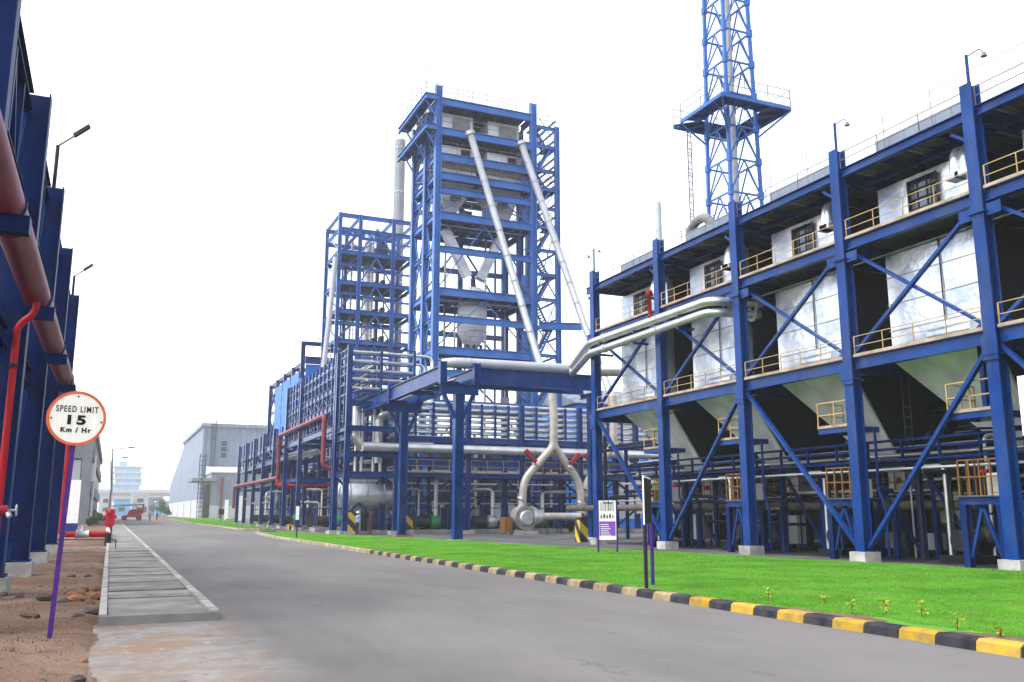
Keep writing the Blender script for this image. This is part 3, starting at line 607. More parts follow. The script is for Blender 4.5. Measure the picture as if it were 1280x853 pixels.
# people: one skinned body each
def person(x, y, face, lab, shirt, trous, helmet=None, stride=.12, h=1.72, zb=0.):
    k = h / 1.72
    P = {'pel': (0, 0, .95), 'sp': (0, 0, 1.12), 'ch': (0, 0, 1.35), 'nk': (0, 0, 1.47), 'hb': (0, .01, 1.56), 'ht': (0, .01, 1.67),
         'hl': (-.09, 0, .9), 'kl': (-.1, stride, .5), 'al': (-.1, stride * .6, .08), 'tl': (-.11, stride * .6 + .16, .045), 'hr': (.09, 0, .9), 'kr': (.1, -stride * .4, .5), 'ar': (.1, -stride, .08), 'tr': (.11, -stride + .16, .045),
         'sl': (-.19, 0, 1.39), 'el': (-.25, -.04, 1.13), 'wl': (-.24, .07, .9), 'fl': (-.23, .1, .8), 'sr': (.19, 0, 1.39), 'er': (.25, -.05, 1.13), 'wr': (.24, .06, .9), 'fr': (.23, .09, .8)}
    r = {'pel': .13, 'sp': .12, 'ch': .135, 'nk': .055, 'hb': .085, 'ht': .085, 'hl': .095, 'kl': .065, 'al': .05, 'tl': .045, 'hr': .095, 'kr': .065, 'ar': .05, 'tr': .045, 'sl': .07, 'el': .05, 'wl': .036, 'fl': .032, 'sr': .07, 'er': .05, 'wr': .036, 'fr': .032}
    E_ = 'pel-sp sp-ch ch-nk nk-hb hb-ht pel-hl hl-kl kl-al al-tl pel-hr hr-kr kr-ar ar-tr ch-sl sl-el el-wl wl-fl ch-sr sr-er er-wr wr-fr'.split()
    ks = list(P); me = bpy.data.meshes.new('p'); me.from_pydata([tuple(c_ * k for c_ in P[q]) for q in ks], [(ks.index(a_), ks.index(b_)) for a_, b_ in (e_.split('-') for e_ in E_)], [])
    ob = bpy.data.objects.new('p', me); C.objects.link(ob); ob.modifiers.new('s', 'SKIN'); ob.modifiers.new('d', 'SUBSURF').levels = 1
    for i, q in enumerate(ks): me.skin_vertices[0].data[i].radius = (r[q] * k, r[q] * k * (.75 if q in ('pel', 'sp', 'ch') else 1)); me.skin_vertices[0].data[i].use_root = q == 'pel'
    m2 = bpy.data.meshes.new_from_object(ob.evaluated_get(bpy.context.evaluated_depsgraph_get())); bpy.data.objects.remove(ob); m2.name = 'body'
    m2.materials.clear()
    for m_ in (SKIN, shirt, trous, RUBBER): m2.materials.append(m_)
    for f in m2.polygons:
        z = f.center.z / k; ax = abs(f.center.x); f.use_smooth = True
        f.material_index = 3 if z < .1 else 2 if z < .95 and ax < .2 else 0 if z > 1.47 or (ax > .17 and z < .92) else 1
    t = thing('person', (x, y, zb), lab, 'person'); o = bpy.data.objects.new('body', m2); C.objects.link(o); o.parent = t; o.rotation_euler = (0, 0, face)
    mb = MB(); mb.sphere((0, .015, 1.66 * k), .115 * k, 12, 8, (1, 1.15, .85)); 
    if helmet: mb.v = [(a_, b_, max(c_, 1.63 * k)) for a_, b_, c_ in mb.v]; o = mb.build('helmet', helmet, None); o.parent = t; o.rotation_euler = (0, 0, face)
    return t
q = at(187, 651, Z=0); person(at(187, 650, Y=180).x, 180, R(180), 'distant person walking on the road right of the boom lift', mat('dust_shirt', (.3, .25, .25), .8), TROUS, None, .2)
person(at(196, 648, Y=200).x, 200, R(150), 'distant person in dark clothes by the green bushes', TROUS, TROUS, None, .15)

# far skyline
t = thing('netted_building', (0, 900, 0), 'distant tall building wrapped in bright blue netting', 'building')
YF = 900; x0 = at(143, 600, Y=YF).x; x1_ = at(176, 600, Y=YF).x; z1_ = at(160, 584, Y=YF).z
nf = 8
for k in range(nf):
    z = z1_ * k / nf; e = (0, 1.2, -.6, .5, -1, .8, 0, -.8)[k]
    MB().box((x0 + e, YF, z + .9), (x1_ + e * .6, YF + 22, z + z1_ / nf - .3)).build('net_panel', FARBLUE, t); MB().box((x0 - 1.6, YF - 1.2, z + z1_ / nf - .3), (x1_ + 1.6, YF + 23, z + z1_ / nf + .9)).build('floor_slab', WALLP, t)
MB().box((x0 + 3, YF + 3, z1_ + .9), (x0 + 10, YF + 12, z1_ + 5)).build('stair_head', FARBLUE, t)
t = thing('viaduct', (20, 620, 0), 'distant concrete viaduct crossing behind the road end', 'viaduct')
YF = 620; za = at(150, 620, Y=YF).z; zb_ = at(150, 614, Y=YF).z
MB().box((-150, YF, za), (at(330, 612, Y=YF).x, YF + 10, zb_)).build('deck', CONC, t)
MB().box((-150, YF - .4, zb_ - 1), (at(330, 612, Y=YF).x, YF, zb_ + .9)).build('parapet', WALLP, t)
for k in range(-6, 6): MB().box((20 + k * 26, YF + 2, 0), (24 + k * 26, YF + 7, za)).build('pier', CONC, t)
def farbox(px0, px1, py, Y, m, lab, dep=20):
    a_ = at(px0, py, Y=Y); b_ = at(px1, py, Y=Y); t = thing('far_building', ((a_.x + b_.x) / 2, Y, 0), lab, 'building', 'low buildings beyond the viaduct')
    MB().box((a_.x, Y, 0), (b_.x, Y + dep, a_.z)).build('wall', m, t); MB().box((a_.x - .5, Y - .5, a_.z), (b_.x + .5, Y + dep + .5, a_.z + .7)).build('roof', WALLP, t)
    n_ = max(1, int((b_.x - a_.x) / 7))
    for i in range(n_):
        for z in np.arange(2, a_.z - 2, 4.5): MB().box((a_.x + (i + .3) * (b_.x - a_.x) / n_, Y - .06, z), (a_.x + (i + .7) * (b_.x - a_.x) / n_, Y + .1, z + 2)).build('window', GLASS, t)
farbox(125, 141, 617, 520, WALLP, 'pale low far building left of the lamp posts'); farbox(143, 163, 624, 480, FARBLUE, 'low blue far building under the blue netted tower')
farbox(166, 186, 619, 500, WALLP, 'pale far building right of the blue netted tower'); farbox(186, 204, 622, 540, WALLG, 'greyish far building behind the shed end')
farbox(196, 212, 628, 470, FARBLUE, 'small blue far shed beside the big factory shed')
for i, (px, Y, h) in enumerate(((200, 300, 5), (205, 330, 3.5), (209, 280, 2.6), (192, 420, 5), (178, 430, 4))):
    x = at(px, 640, Y=Y).x; shrub(x, Y, h * .45, h, 500, ('thin small tree at the near end of the factory shed', 'leafy small tree at the corner of the shed', 'low rounded bush along the shed wall', 'distant small tree before the viaduct', 'distant small tree behind the boom lift')[i], 'tree', True, .3)

# ------------------------------------------------------------------ factory shed with annex
SX, SY = 23.0, 275.0; SH = 26.0
t = thing('factory_shed', (35, 300, 0), 'tall pale blue sheet clad factory shed beyond the pipe rack', 'building')
MB().box((SX, SY, 5.2), (75, 352, SH)).build('wall', SHEDM, t)
mb = MB(); mb.add([(SX - .02, 352, 5.2), (75, 352, 5.2), (75, 352, 25), (SX - .02, 352, 25), (SX - .02, 420, 5.2), (75, 420, 5.2), (75, 420, 13), (SX - .02, 420, 13)], [(0, 3, 2, 1), (4, 5, 6, 7), (0, 1, 5, 4), (1, 2, 6, 5), (2, 3, 7, 6), (3, 0, 4, 7)]); mb.build('low_bay', SHEDM, t)
MB().box((SX - .1, SY - .1, 0), (75, 420, 5.2)).build('plinth_wall', WALLP, t)
for y_ in (300, 330, 360, 390): MB().box((SX - .3, y_, 0), (SX - .11, y_ + 1.2, 5.0)).build('pier', WALLP, t)
MB().box((SX - .6, SY - .6, SH), (75.5, 352.5, SH + 1.0)).build('roof_edge', SHEDM2, t)
for x in (26.5, 40, 45, 50): MB().tube([(x, SY - .2, 5), (x, SY - .2, SH)], .22, 8).build('downpipe', SHEDM2, t)
wx = [at(p_, 560, Y=SY).x for p_ in (276.5, 283)]; wz = [at(280, p_, Y=SY).z for p_ in (573, 551)]
wn = MB().box((wx[0], SY - .25, wz[0]), (wx[1], SY - .05, wz[1])).build('window', GLASS, t)
for k in range(4): z = wz[0] + (wz[1] - wz[0]) * k / 3; MB().box((wx[0] - .1, SY - .35, z - .12), (wx[1] + .1, SY - .26, z + .12)).build('glazing_bar', SHEDM2, wn)
lx = at(266, 560, Y=SY).x; ladder(t, (lx, SY - .8, 8), (lx, SY - .8, SH + 2.5), (.5, 0, 0), DARK, True, .8, .07, (0, -1, 0))
t = thing('annex', (29, 262, 0), 'lower pale annex with a flat canopy in front of the factory shed', 'building')
MB().box((24.5, 258, 3.4), (40, 274.8, 12.4)).build('wall', SHEDM2, t); MB().box((24.4, 257.9, 0), (40, 274.8, 3.4)).build('plinth_wall', WALLP, t)
MB().add([(24.2, 257.6, 12.4), (40.3, 257.6, 12.4), (40.3, 274.8, 14.6), (24.2, 274.8, 14.6), (24.2, 257.6, 12.1), (40.3, 257.6, 12.1), (40.3, 274.8, 12.1), (24.2, 274.8, 12.1)], [(0, 1, 2, 3), (7, 6, 5, 4), (0, 4, 5, 1), (3, 2, 6, 7), (0, 3, 7, 4), (1, 5, 6, 2)]).build('roof', WALLP, t)
MB().box((19.4, 256, 9.8), (25.5, 272, 10.6)).build('canopy', CONCD, t); MB().box((22.8, 258.5, .1), (24.35, 259, 9)).build('door', GLASS, t)
MB().tube([(27.2, 257.6, 0), (27.2, 257.6, 11)], .35, 8).build('red_pipe', PINK, t)
ladder(t, (21.8, 257, 0), (21.8, 257, 17), (.7, 0, 0), DARK, True, 1.2, .09, (0, -1, 0))
for px0, px1, py0, py1, Y, lab in ((280, 286, 625, 650, 160, 'narrow white banner stand left of the far rack end'), (297.5, 303.5, 620, 651, 140, 'narrow white banner stand against the far rack end')):
    a_ = at(px0, py1, Y=Y); b_ = at(px1, py0, Y=Y); t = thing('banner_stand', (a_.x, Y, 0), lab, 'banner', 'white banners by the far rack')
    MB().box((a_.x, Y, a_.z), (b_.x, Y + .12, b_.z)).build('panel', WHITE, t)
    for x in (a_.x + .05, b_.x - .05): MB().bar((x, Y + .2, 0), (x, Y + .2, b_.z), .1, .1, (0, 1, 0)).build('post', STEEL, t)
a_ = at(273, 643.5, Y=165); b_ = at(280.5, 636.5, Y=165); t = thing('flood_light', (a_.x, 165, 0), 'small dark square flood light on a short stand on the far lawn', 'lamp')
MB().box((a_.x, 165, a_.z), (b_.x, 165.25, b_.z)).build('lamp_box', BLACK, t); MB().bar(((a_.x + b_.x) / 2, 165.1, 0), ((a_.x + b_.x) / 2, 165.1, a_.z), .12, .12, (0, 1, 0)).build('stand', DARK, t)
a_ = at(283, 653.5, Y=150); t = thing('bench', (a_.x, 150, 0), 'low grey concrete bench on the far lawn', 'bench')
MB().box((a_.x - .1, 150, .5), (a_.x + 1.9, 150.7, .65)).build('seat', CONC, t)
for x in (a_.x + .2, a_.x + 1.5): MB().box((x, 150.1, 0), (x + .2, 150.6, .5)).build('leg', CONC, t)

# ------------------------------------------------------------------ long pipe rack beside the lawn
RX, RX2 = 16.1, 19.6
t = thing('pipe_rack', (17.8, 95, 0), 'long blue pipe rack of closely spaced columns running away beside the lawn', 'pipe rack')
far_rack = t
HI, LO = 14.35, 10.75
cols = [(72.2, HI, .34), (87, HI, .36), (94.5, HI, .36), (102, LO, .36), (109.5, LO, .36), (117, LO, .36), (124.5, LO, .36), (132, LO, .36)]
for y, z, s in cols:
    for X in (RX, RX2):
        ibm(t, 'column', (X, y, .3), (X, y, z), s, s + .06, BLUE, (1, 0, 0)); MB().box((X - .4, y - .4, 0), (X + .4, y + .4, .29)).build('plinth', CONC, t)
    for zz in ((4.7, 7.2, 8.8) if z < 12 else (4.7, 8.35, 10.1, 11.55)): ibm(t, 'cross_beam', (RX + .2, y, zz), (RX2 - .2, y, zz), .22, .4, BLUE)
    if z > 12 and y > 80: ibm(t, 'cross_beam', (RX + .2, y, 13.9), (RX2 - .2, y, 13.9), .2, .35, BLUE)
for (y0, z, _), (y1, z2, _) in zip(cols, cols[1:]):
    h = min(z, z2)
    for X in (RX, RX2):
        for zz in ((7.2, 8.8) if h < 12 else (8.35, 10.1, 11.55)): ibm(t, 'long_beam', (X, y0 + .19, zz), (X, y1 - .19, zz), .25, .55, BLUE)
        if y0 > 80: ibm(t, 'long_beam', (X, y0 + .19, 4.75), (X, y1 - .19, 4.75), .22, .35, BLUE)
    n = max(2, round((y1 - y0) / 1.65))
    for i in range(1, n):
        yy = y0 + (y1 - y0) * i / n
        top, bot = (14.25, 8.65) if h > 12 else (10.6, 7.4)
        if h > 12 or i % 2 == 0: ibm(t, 'pipe_post', (RX, yy, bot), (RX, yy, top), .15, .18, BLUE, (1, 0, 0))
    if h > 12:
        for i in range(n):
            ya, yb = y0 + (y1 - y0) * i / n + .1, y0 + (y1 - y0) * (i + 1) / n - .1
            for (za, zb) in ((8.65, 9.8), (10.4, 11.25)):
                if i % 2: za, zb = zb, za
                barm(t, 'lattice_brace', (RX, ya, za), (RX, yb, zb), .1, .1, BLUE)
    else:
        barm(t, 'brace', (RX2, y0 + .2, .6), (RX2, y1 - .2, 4.5), .16, .16, BLUE); barm(t, 'brace', (RX2, y1 - .2, .6), (RX2, y0 + .2, 4.5), .16, .16, BLUE)
        barm(t, 'brace', (RX, y0 + .2, 7.45), (RX, (y0 + y1) / 2, 8.5), .12, .12, BLUE)
for z in (12.6, 13.4): barm(t, 'top_rail', (RX - .02, 72.4, z), (RX - .02, 94.3, z), .07, .1, BLUE)
def pipes(name, runs, r, m, lab, cat='pipe', grp=None):
    for i, pts in enumerate(runs):
        o = MB().tube(pts, r if not isinstance(r, list) else r[i], 10).build(name, m); tag(o, lab[i] if isinstance(lab, list) else lab, cat, grp)
k = 0
for z in (7.62, 9.2):
    for x in (16.7, 17.4, 18.2, 18.9):
        r = (.16, .11, .2, .13)[k % 4]; k += 1
        pipes('rack_pipe', [[(x, 96 if z > 9 else 89, z - .2 + r), (x, 133, z - .2 + r)]], r, STEEL, 'silver pipe on the %s tier of the low far rack, %s from the lawn' % ('upper' if z > 9 else 'lower', {16.7: 'nearest', 17.4: 'second', 18.2: 'third', 18.9: 'farthest'}[x]), grp='pipes on the long rack')
for z in (10.32, 11.78, 12.8, 13.6):
    for x in (16.6, 17.5, 18.4):
        r = (.14, .1, .18)[k % 3]; k += 1
        pipes('rack_pipe', [[(x, 72.5, z + r), (x, 94, z + r)]], r, PIPE if k % 3 == 0 else NAVY, 'pipe on the %s tier of the high near rack, %s from the lawn' % ({10.32: 'lowest', 11.78: 'second', 12.8: 'third', 13.6: 'topmost'}[z], {16.6: 'nearest', 17.5: 'middle', 18.4: 'farthest'}[x]), grp='pipes on the high rack')
# red fire loops on the rack front
xq = RX - .42
t = thing('red_pipe_loop', (xq, 100, 0), 'red pipe along the rack front that steps up and over the opening', 'pipe')
ya = 96.5; zA, zB = 5.2, 9.55; yb = 74.5
MB().tube(bend([(xq, 132.5, 2.2), (xq, 132.5, zA), (xq, ya + .35, zA), (xq, ya, zA), (xq, ya, zB), (xq, yb, zB), (xq, yb, 5.4), (xq + 1.5, yb, 5.0)], .45), .2, 14).build('pipe', PINK, t)
for y in (102, 109.5, 117, 124.5): MB().box((xq - .25, y - .12, zA - .32), (RX - .2, y + .12, zA - .21)).build('bracket', BLUE, t)
t = thing('red_pipe', (xq, ya, 0), 'red pipe elbow crossing under the rack opening toward the yard', 'pipe')
MB().tube(bend([(xq, ya, zA - .1), (xq, ya, 4.4), (xq + 6.0, ya - 3, 4.5)], .4), .17, 12).build('pipe', RED, t)

# ------------------------------------------------------------------ cross pipe rack behind the bridge
AY, AY2 = 68, 71.6
t = thing('cross_rack', (26, 69.5, 0), 'blue cross pipe rack with stacked small pipes behind the pipe bridge', 'pipe rack')
Zp = lambda px, py: at(px, py, Y=AY).z; Xp = lambda px, py=560: at(px, py, Y=AY).x
acols = [(16.1, 14.4), (20.0, 11.0), (25.9, 10.4), (30.6, 10.4), (36.0, 10.4), (41.5, 10.4), (47, 10.4)]
for x, z in acols:
    for y in (AY, AY2):
        ibm(t, 'column', (x, y, .3), (x, y, z if x > 17 or y == AY else 14.35), .36, .4, BLUE); MB().box((x - .45, y - .45, 0), (x + .45, y + .45, .29)).build('plinth', CONC, t)
    for z_ in (4.55, 6.1, 7.3): ibm(t, 'cross_beam', (x, AY + .2, z_), (x, AY2 - .2, z_), .2, .35, BLUE)
for (x0, _), (x1, _) in zip(acols, acols[1:]):
    for y in (AY, AY2):
        for z_ in ((4.55, 6.05, 8.0, 9.9) if x0 < 19 else (4.55, 5.6, 7.35)): ibm(t, 'long_beam', (x0 + .19, y, z_), (x1 - .19, y, z_), .25, .42 if z_ > 4.6 else .36, BLUE)
    if x0 > 19:
        n = 4
        for i in range(1, n): ibm(t, 'pipe_post', (x0 + (x1 - x0) * i / n, AY, 7.6), (x0 + (x1 - x0) * i / n, AY, 10.3), .17, .17, BLUE)
        MB().box((x0 + .2, AY + .2, 4.74), (x1 - .2, AY2 - .2, 4.78)).build('floor_grating', GRATE, t)
        railing(t, [(x0 + .25, AY - .1, 4.74), (x1 - .25, AY - .1, 4.74)], 1.0, TAN, 1.4, .022)
    barm(t, 'brace', (x0 + .2, AY2, .6), (x1 - .2, AY2, 4.3), .16, .16, BLUE); barm(t, 'brace', (x1 - .2, AY2, .6), (x0 + .2, AY2, 4.3), .16, .16, BLUE)
for x in (RX,):
    for y in (69.3, 70.7): ibm(t, 'corner_post', (x, y, 8.2), (x, y, 14.3), .14, .16, BLUE)
for z in (10.7, 11.5, 12.3, 13.0, 13.7, 14.25):
    barm(t, 'corner_rail', (16.1, 68.2, z), (16.1, 72.0, z), .1, .12, BLUE); barm(t, 'corner_rail', (16.3, 68, z), (21.2, 68, z), .1, .12, BLUE)
for x in (18.6, 21.3): ibm(t, 'corner_post', (x, 68, 9.8), (x, 68, 14.3), .16, .18, BLUE)
ibm(t, 'long_beam', (16.1, 68.2, 4.55), (16.1, 72.0, 4.55), .22, .36, BLUE); ibm(t, 'long_beam', (16.1, 68.2, 6.05), (16.1, 72.0, 6.05), .22, .36, BLUE); ibm(t, 'long_beam', (16.1, 68.2, 8.0), (16.1, 72.0, 8.0), .22, .36, BLUE)
names = ['topmost', 'second', 'third', 'fourth', 'fifth', 'lowest']
for i in range(6):
    z = 10.25 - i * .47
    pipes('stacked_pipe', [[(20.3, AY + .3, z), (48, AY + .3, z)]], .11 if i % 2 else .15, PIPE, '%s of the six thin silver pipes stacked across the blue rack' % names[i], grp='stacked pipes on the cross rack')
    pipes('back_pipe', [[(20.3, AY2 - .5, z - .1), (48, AY2 - .5, z - .1)]], .13, STEEL, '%s thin pipe in the rear stack behind the cross rack' % names[i], grp='rear pipes on the cross rack')
for i in range(5):
    z = 14.0 - i * .68; xe = 22.9 - i * .55
    pipes('bent_pipe', [bend([(16.4, 68.5 + .2 * i, z), (xe, 68.5 + .2 * i, z), (xe, 68.5 + .2 * i, 9.9)], .55)], .13, PIPE, '%s of the five silver pipes bending down at the rack corner' % (['topmost', 'second', 'third', 'fourth', 'lowest'][i]), grp='bent pipes at the rack corner')
for i in range(4):
    z = 11.1 + i * .7
    pipes('corner_pipe', [[(17.1 + i * .45, 68.3, z), (17.1 + i * .45, 73.5, z)]], .09, PIPE, '%s thin silver pipe crossing the rack corner toward the back' % ('lowest', 'second lowest', 'second highest', 'highest')[i], grp='crossing pipes at the rack corner')
pz = (Zp(640, 568) + Zp(700, 570)) / 2
o = MB().tube([(17.2, AY - .35, 6.58), (30, AY - .35, 6.58), (48, AY - .35, 6.58)], .36, 16).build('large_pipe', PIPE); tag(o, 'thick silver pipe lying across the blue rack below the stacked pipes', 'pipe')
# big vertical silver U bends left of the bridge columns
for i, (pxa, pxb, lab) in enumerate(((444, 470, 'tall silver pipe dropping and turning right behind the first rack columns'), (497, 528, 'silver pipe with a large rounded top bend behind the bridge column'))):
    xa, xb = Xp(pxa + 6), Xp(pxb)
    if i == 0: pts = bend([(xa, 69.4, 10.2), (xa, 69.4, 6.75), (xb + 3, 69.4, 6.75)], .9)
    else: pts = bend([(xa - 1.4, 69.9, 5.5), (xa - 1.4, 69.9, 9.3), (xa, 69.9, 9.3), (xa, 69.9, 6.9), (xb + 1.5, 69.9, 6.9)], .95)
    tag(MB().tube(pts, .33, 16).build('silver_pipe', PIPE), lab, 'pipe', 'large silver pipes at the rack corner')
for i, px in enumerate((455, 463, 478, 487)):
    pipes('vertical_pipe', [[(Xp(px), 70.6, 4.8), (Xp(px), 70.6, 9.8)]], .13, PIPE, '%s thin upright silver pipe inside the near bay of the cross rack' % ('leftmost', 'second', 'third', 'rightmost')[i], grp='upright pipes in the rack corner')

# horizontal drum and machinery under the rack
t = thing('horizontal_drum', (19, 71, 0), 'large silver horizontal drum on saddles under the rack corner', 'tank')
x0, x1, yc, zc, rr = 17.0, 21.0, 72.6, 3.15, 1.3
MB().tube([(x0 - .55, yc, zc), (x0 - .4, yc, zc), (x0 - .15, yc, zc), (x0 + .2, yc, zc), (x1, yc, zc), (x1 + .3, yc, zc), (x1 + .55, yc, zc)], [.1, .7, 1.05, rr, rr, 1.0, .1], 28).build('shell', SILVER, t)
for x in (x0 + .3, x0 + 1.7, x0 + 3.1, x1): MB().tube([(x - .05, yc, zc), (x + .05, yc, zc)], rr + .04, 28).build('band', STEEL, t)
for x in (x0 + .8, x1 - .8): MB().box((x - .2, yc - 1.0, 0), (x + .2, yc + 1.0, zc - .9)).build('saddle', CONCD, t)
def striped(x, y, w, d, h, lab):
    t = thing('equipment_base', (x, y, 0), lab, 'equipment base', 'striped equipment bases')
    MB().box((x - w / 2, y - d / 2, 0), (x + w / 2, y + d / 2, h)).build('base', HAZARD, t); MB().box((x - w * .3, y - d * .3, h), (x + w * .3, y + d * .3, h + .15)).build('cap', DARK, t)
striped(17.2, 71.3, .9, 1.2, 1.7, 'black and yellow striped base by the worker under the rack'); striped(21.6, 71.6, 1.6, 1.2, 1.5, 'striped base right of the drum under the rack')
striped(16.6, 91, 1.2, 1.4, .5, 'low striped plinth at the foot of the far rack'); striped(24.9, 47.0, .5, .6, 1.25, 'yellow black striped guard beside the first bunker column')
def skid(x, y, lab, s=1., seed=0, cat='pump skid', grp='machines under the racks', m=DARK, shaded=False):  # last flag picks darker materials that stand in for undercroft shade
    rnd = random.Random(seed); t = thing('pump_skid', (x, y, 0), lab, cat, grp)
    MB().box((x - 1.1 * s, y - .6 * s, 0), (x + 1.1 * s, y + .6 * s, .25 * s)).build('base', SHADE if shaded else CONCD, t)
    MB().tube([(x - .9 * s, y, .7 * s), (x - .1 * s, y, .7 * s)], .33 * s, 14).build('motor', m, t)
    MB().tube([(x - .1 * s, y, .7 * s), (x + .1 * s, y, .7 * s), (x + .1 * s, y, .7 * s), (x + .6 * s, y, .7 * s)], [.1 * s, .1 * s, .4 * s, .36 * s], 14).build('casing', (DARK if shaded else STEEL) if seed % 2 or shaded else GREEN, t)
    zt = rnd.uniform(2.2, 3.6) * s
    MB().tube(bend([(x + .4 * s, y, .8 * s), (x + .4 * s, y, zt), (x + .4 * s + rnd.uniform(-1.6, 1.6) * s, y + rnd.uniform(-.5, 1) * s, zt)], .3 * s), .13 * s, 10).build('riser', DARK if shaded else PIPE if seed % 3 else STEEL, t)
    MB().tube(bend([(x - .5 * s, y + .5 * s, .3 * s), (x - .5 * s, y + .5 * s, zt * .8), (x - 1.5 * s, y + .6 * s, zt * .8)], .2 * s), .07 * s, 8).build('drain_pipe', DARK if shaded else YPIPE, t)
    mb = MB()
    for sx in (-1, 1): mb.bar((x + sx * .95 * s, y - .5 * s, .25 * s), (x + sx * .95 * s, y - .5 * s, 1.5 * s), .07, .07, (0, 1, 0))
    mb.bar((x - .95 * s, y - .5 * s, 1.5 * s), (x + .95 * s, y - .5 * s, 1.5 * s), .07); mb.build('guard_frame', BLUE, t)
    return t
k = 0
for (x, y, lab) in ((17.7, 80, 'dark pump and pipes in the rack opening nearest the drum'), (18.3, 84, 'dark pump deeper in the rack opening'), (17.6, 98, 'pump skid in the first far bay of the long rack'), (17.8, 106, 'pump skid in the second far bay of the long rack'), (17.6, 113, 'pump skid in the third far bay of the long rack'), (17.8, 121, 'pump skid in the last far bay of the long rack'),
                    (23.4, 70, 'pump skid under the cross rack beside the bridge column'), (28.4, 70.2, 'pump skid under the cross rack left of the grey fan'), (33.0, 70.3, 'pump skid under the cross rack right of the grey fan'), (38.8, 70.2, 'pump skid under the cross rack behind the first bunker column')):
    skid(x, y, lab, 1.35, k); k += 1
# process wall behind the racks: lower plant building in blue and grey
t = thing('plant_building', (34, 92, 0), 'dark blue and grey plant building deep behind the cross rack', 'building')
MB().box((23.5, 90, 0), (60, 108, 9)).build('wall', mat('plant_wall', (.05, .07, .12), .7, 0, .4, .4), t)
for i in range(9): ibm(t, 'column', (24.2 + i * 4, 89.7, 0), (24.2 + i * 4, 89.7, 9.4), .4, .4, BLUE)
for z in (3.2, 6.2, 9.2): ibm(t, 'beam', (23.5, 89.35, z), (60, 89.35, z), .2, .45, BLUE)
for i in range(8):
    MB().box((25 + i * 4, 89.75, .5), (27.6 + i * 4, 89.95, 2.6)).build('panel', WALLP if i % 2 else CONCD, t)
t = thing('plant_building', (62, 86, 0), 'pale blue sheeted shed seen between the bunker and the beige pipes', 'building')
xa = at(722, 520, Y=86).x; xb = xa + 22
MB().box((xa, 86, 0), (xb, 100, at(730, 505, Y=86).z)).build('wall', CLADBLUE, t)
zr = at(730, 505, Y=86).z; MB().add([(xa - .4, 85.5, zr), (xb, 85.5, zr), (xb, 93, zr + 2.6), (xa - .4, 93, zr + 2.6), (xa - .4, 100.5, zr), (xb, 100.5, zr)], [(0, 1, 2, 3), (3, 2, 5, 4), (0, 3, 4), (1, 5, 2)]).build('roof', SHEDM2, t)
for i in range(5): MB().box((xa + .3 + i * 4.2, 85.9, 1), (xa + 3.4 + i * 4.2, 85.98, zr - 1.5)).build('panel', WALLP, t)

# ------------------------------------------------------------------ L shaped pipe bridge on T columns
t = thing('pipe_bridge', (18.9, 52, 0), 'L shaped blue pipe bridge carried on T headed columns over the lawn edge', 'pipe bridge')
bx0, bx1 = 17.85, 20.05; zb, zt = 9.42, 10.62; cx = 18.9
for y, z in ((51.3, 9.4), (62.6, 9.4)):
    ibm(t, 'column', (cx, y, .12), (cx, y, 8.75), .5, .55, BLUE, (1, 0, 0), .05); MB().box((cx - .6, y - .55, 0), (cx + .6, y + .55, .11)).build('plinth', CONC if y < 60 else STONE, t)
    ibm(t, 'cap_beam', (bx0 - .15, y, 9.05), (bx1 + .15, y, 9.05), .4, .62, BLUE)
    for s in (-1, 1): barm(t, 'knee_brace', (cx + s * .25, y, 7.3), (cx + s * .95, y, 8.72), .26, .2, BLUE)
    for x in (bx0, bx1): ibm(t, 'saddle_post', (x, y, 9.37), (x, y, 10.72), .42, .42, BLUE)
for x in (bx0, bx1):
    ibm(t, 'girder', (x, 51.52, 10.0), (x, 62.38, 10.0), .3, .95, BLUE, (0, 0, 1), .06); ibm(t, 'girder', (x, 62.82, 10.0), (x, 71, 10.0), .3, .95, BLUE, (0, 0, 1), .06)
for y in (54, 56.5, 59, 65, 68): ibm(t, 'cross_beam', (bx0 + .16, y, 9.75), (bx1 - .16, y, 9.75), .2, .3, BLUE)
xe = 28.6
for y in (51.3, 53.4): ibm(t, 'girder', (bx1 + .22, y, 9.95), (xe, y, 9.95), .3, 1.0, BLUE, (0, 0, 1), .06)
for x in (22.4, 24.6, 26.8): ibm(t, 'cross_beam', (x, 51.46, 9.7), (x, 53.25, 9.7), .2, .3, BLUE)
ibm(t, 'column', (xe, 52.3, .12), (xe, 52.3, 9.2), .45, .5, BLUE); ibm(t, 'cap_beam', (xe, 50.9, 9.3), (xe, 53.8, 9.3), .3, .26, BLUE); MB().box((xe - .6, 51.7, 0), (xe + .6, 52.9, .11)).build('plinth', CONC, t)
for x, r in ((18.5, .1), (19.0, .14), (19.5, .09)): pipes('bridge_pipe', [[(x, 53.5, 9.92 + r), (x, 70.5, 9.92 + r)]], r, PIPE, {18.5: 'left thin silver pipe between the girders of the pipe bridge', 19.0: 'middle thicker silver pipe between the girders of the pipe bridge', 19.5: 'right thinnest silver pipe between the girders of the pipe bridge'}[x], grp='pipes in the bridge')
o = thing('bridge_pipe', (24, 52, 10.8), 'thick white pipe lying on the pipe bridge and reaching the bunker end', 'pipe')
MB().tube(bend([(18.3, 52.6, 10.78), (18.9, 52.2, 10.85), (26.75, 51.7, 10.85)], .5), .31, 18).build('pipe', CHUTE, o)
for x in (19.8, 22.5, 25): MB().tube([(x, 52.1, 10.85), (x + .07, 52.1, 10.85)], .335, 18).build('band', STEEL, o)
o = thing('bunker_pipe', (23, 44, 11), 'pair end of thick silver pipes running past the bunker front into a silo', 'pipe', 'twin silver pipes on the bunker front')
o['label'] = 'upper of the twin silver pipes running past the bunker front into a silo'
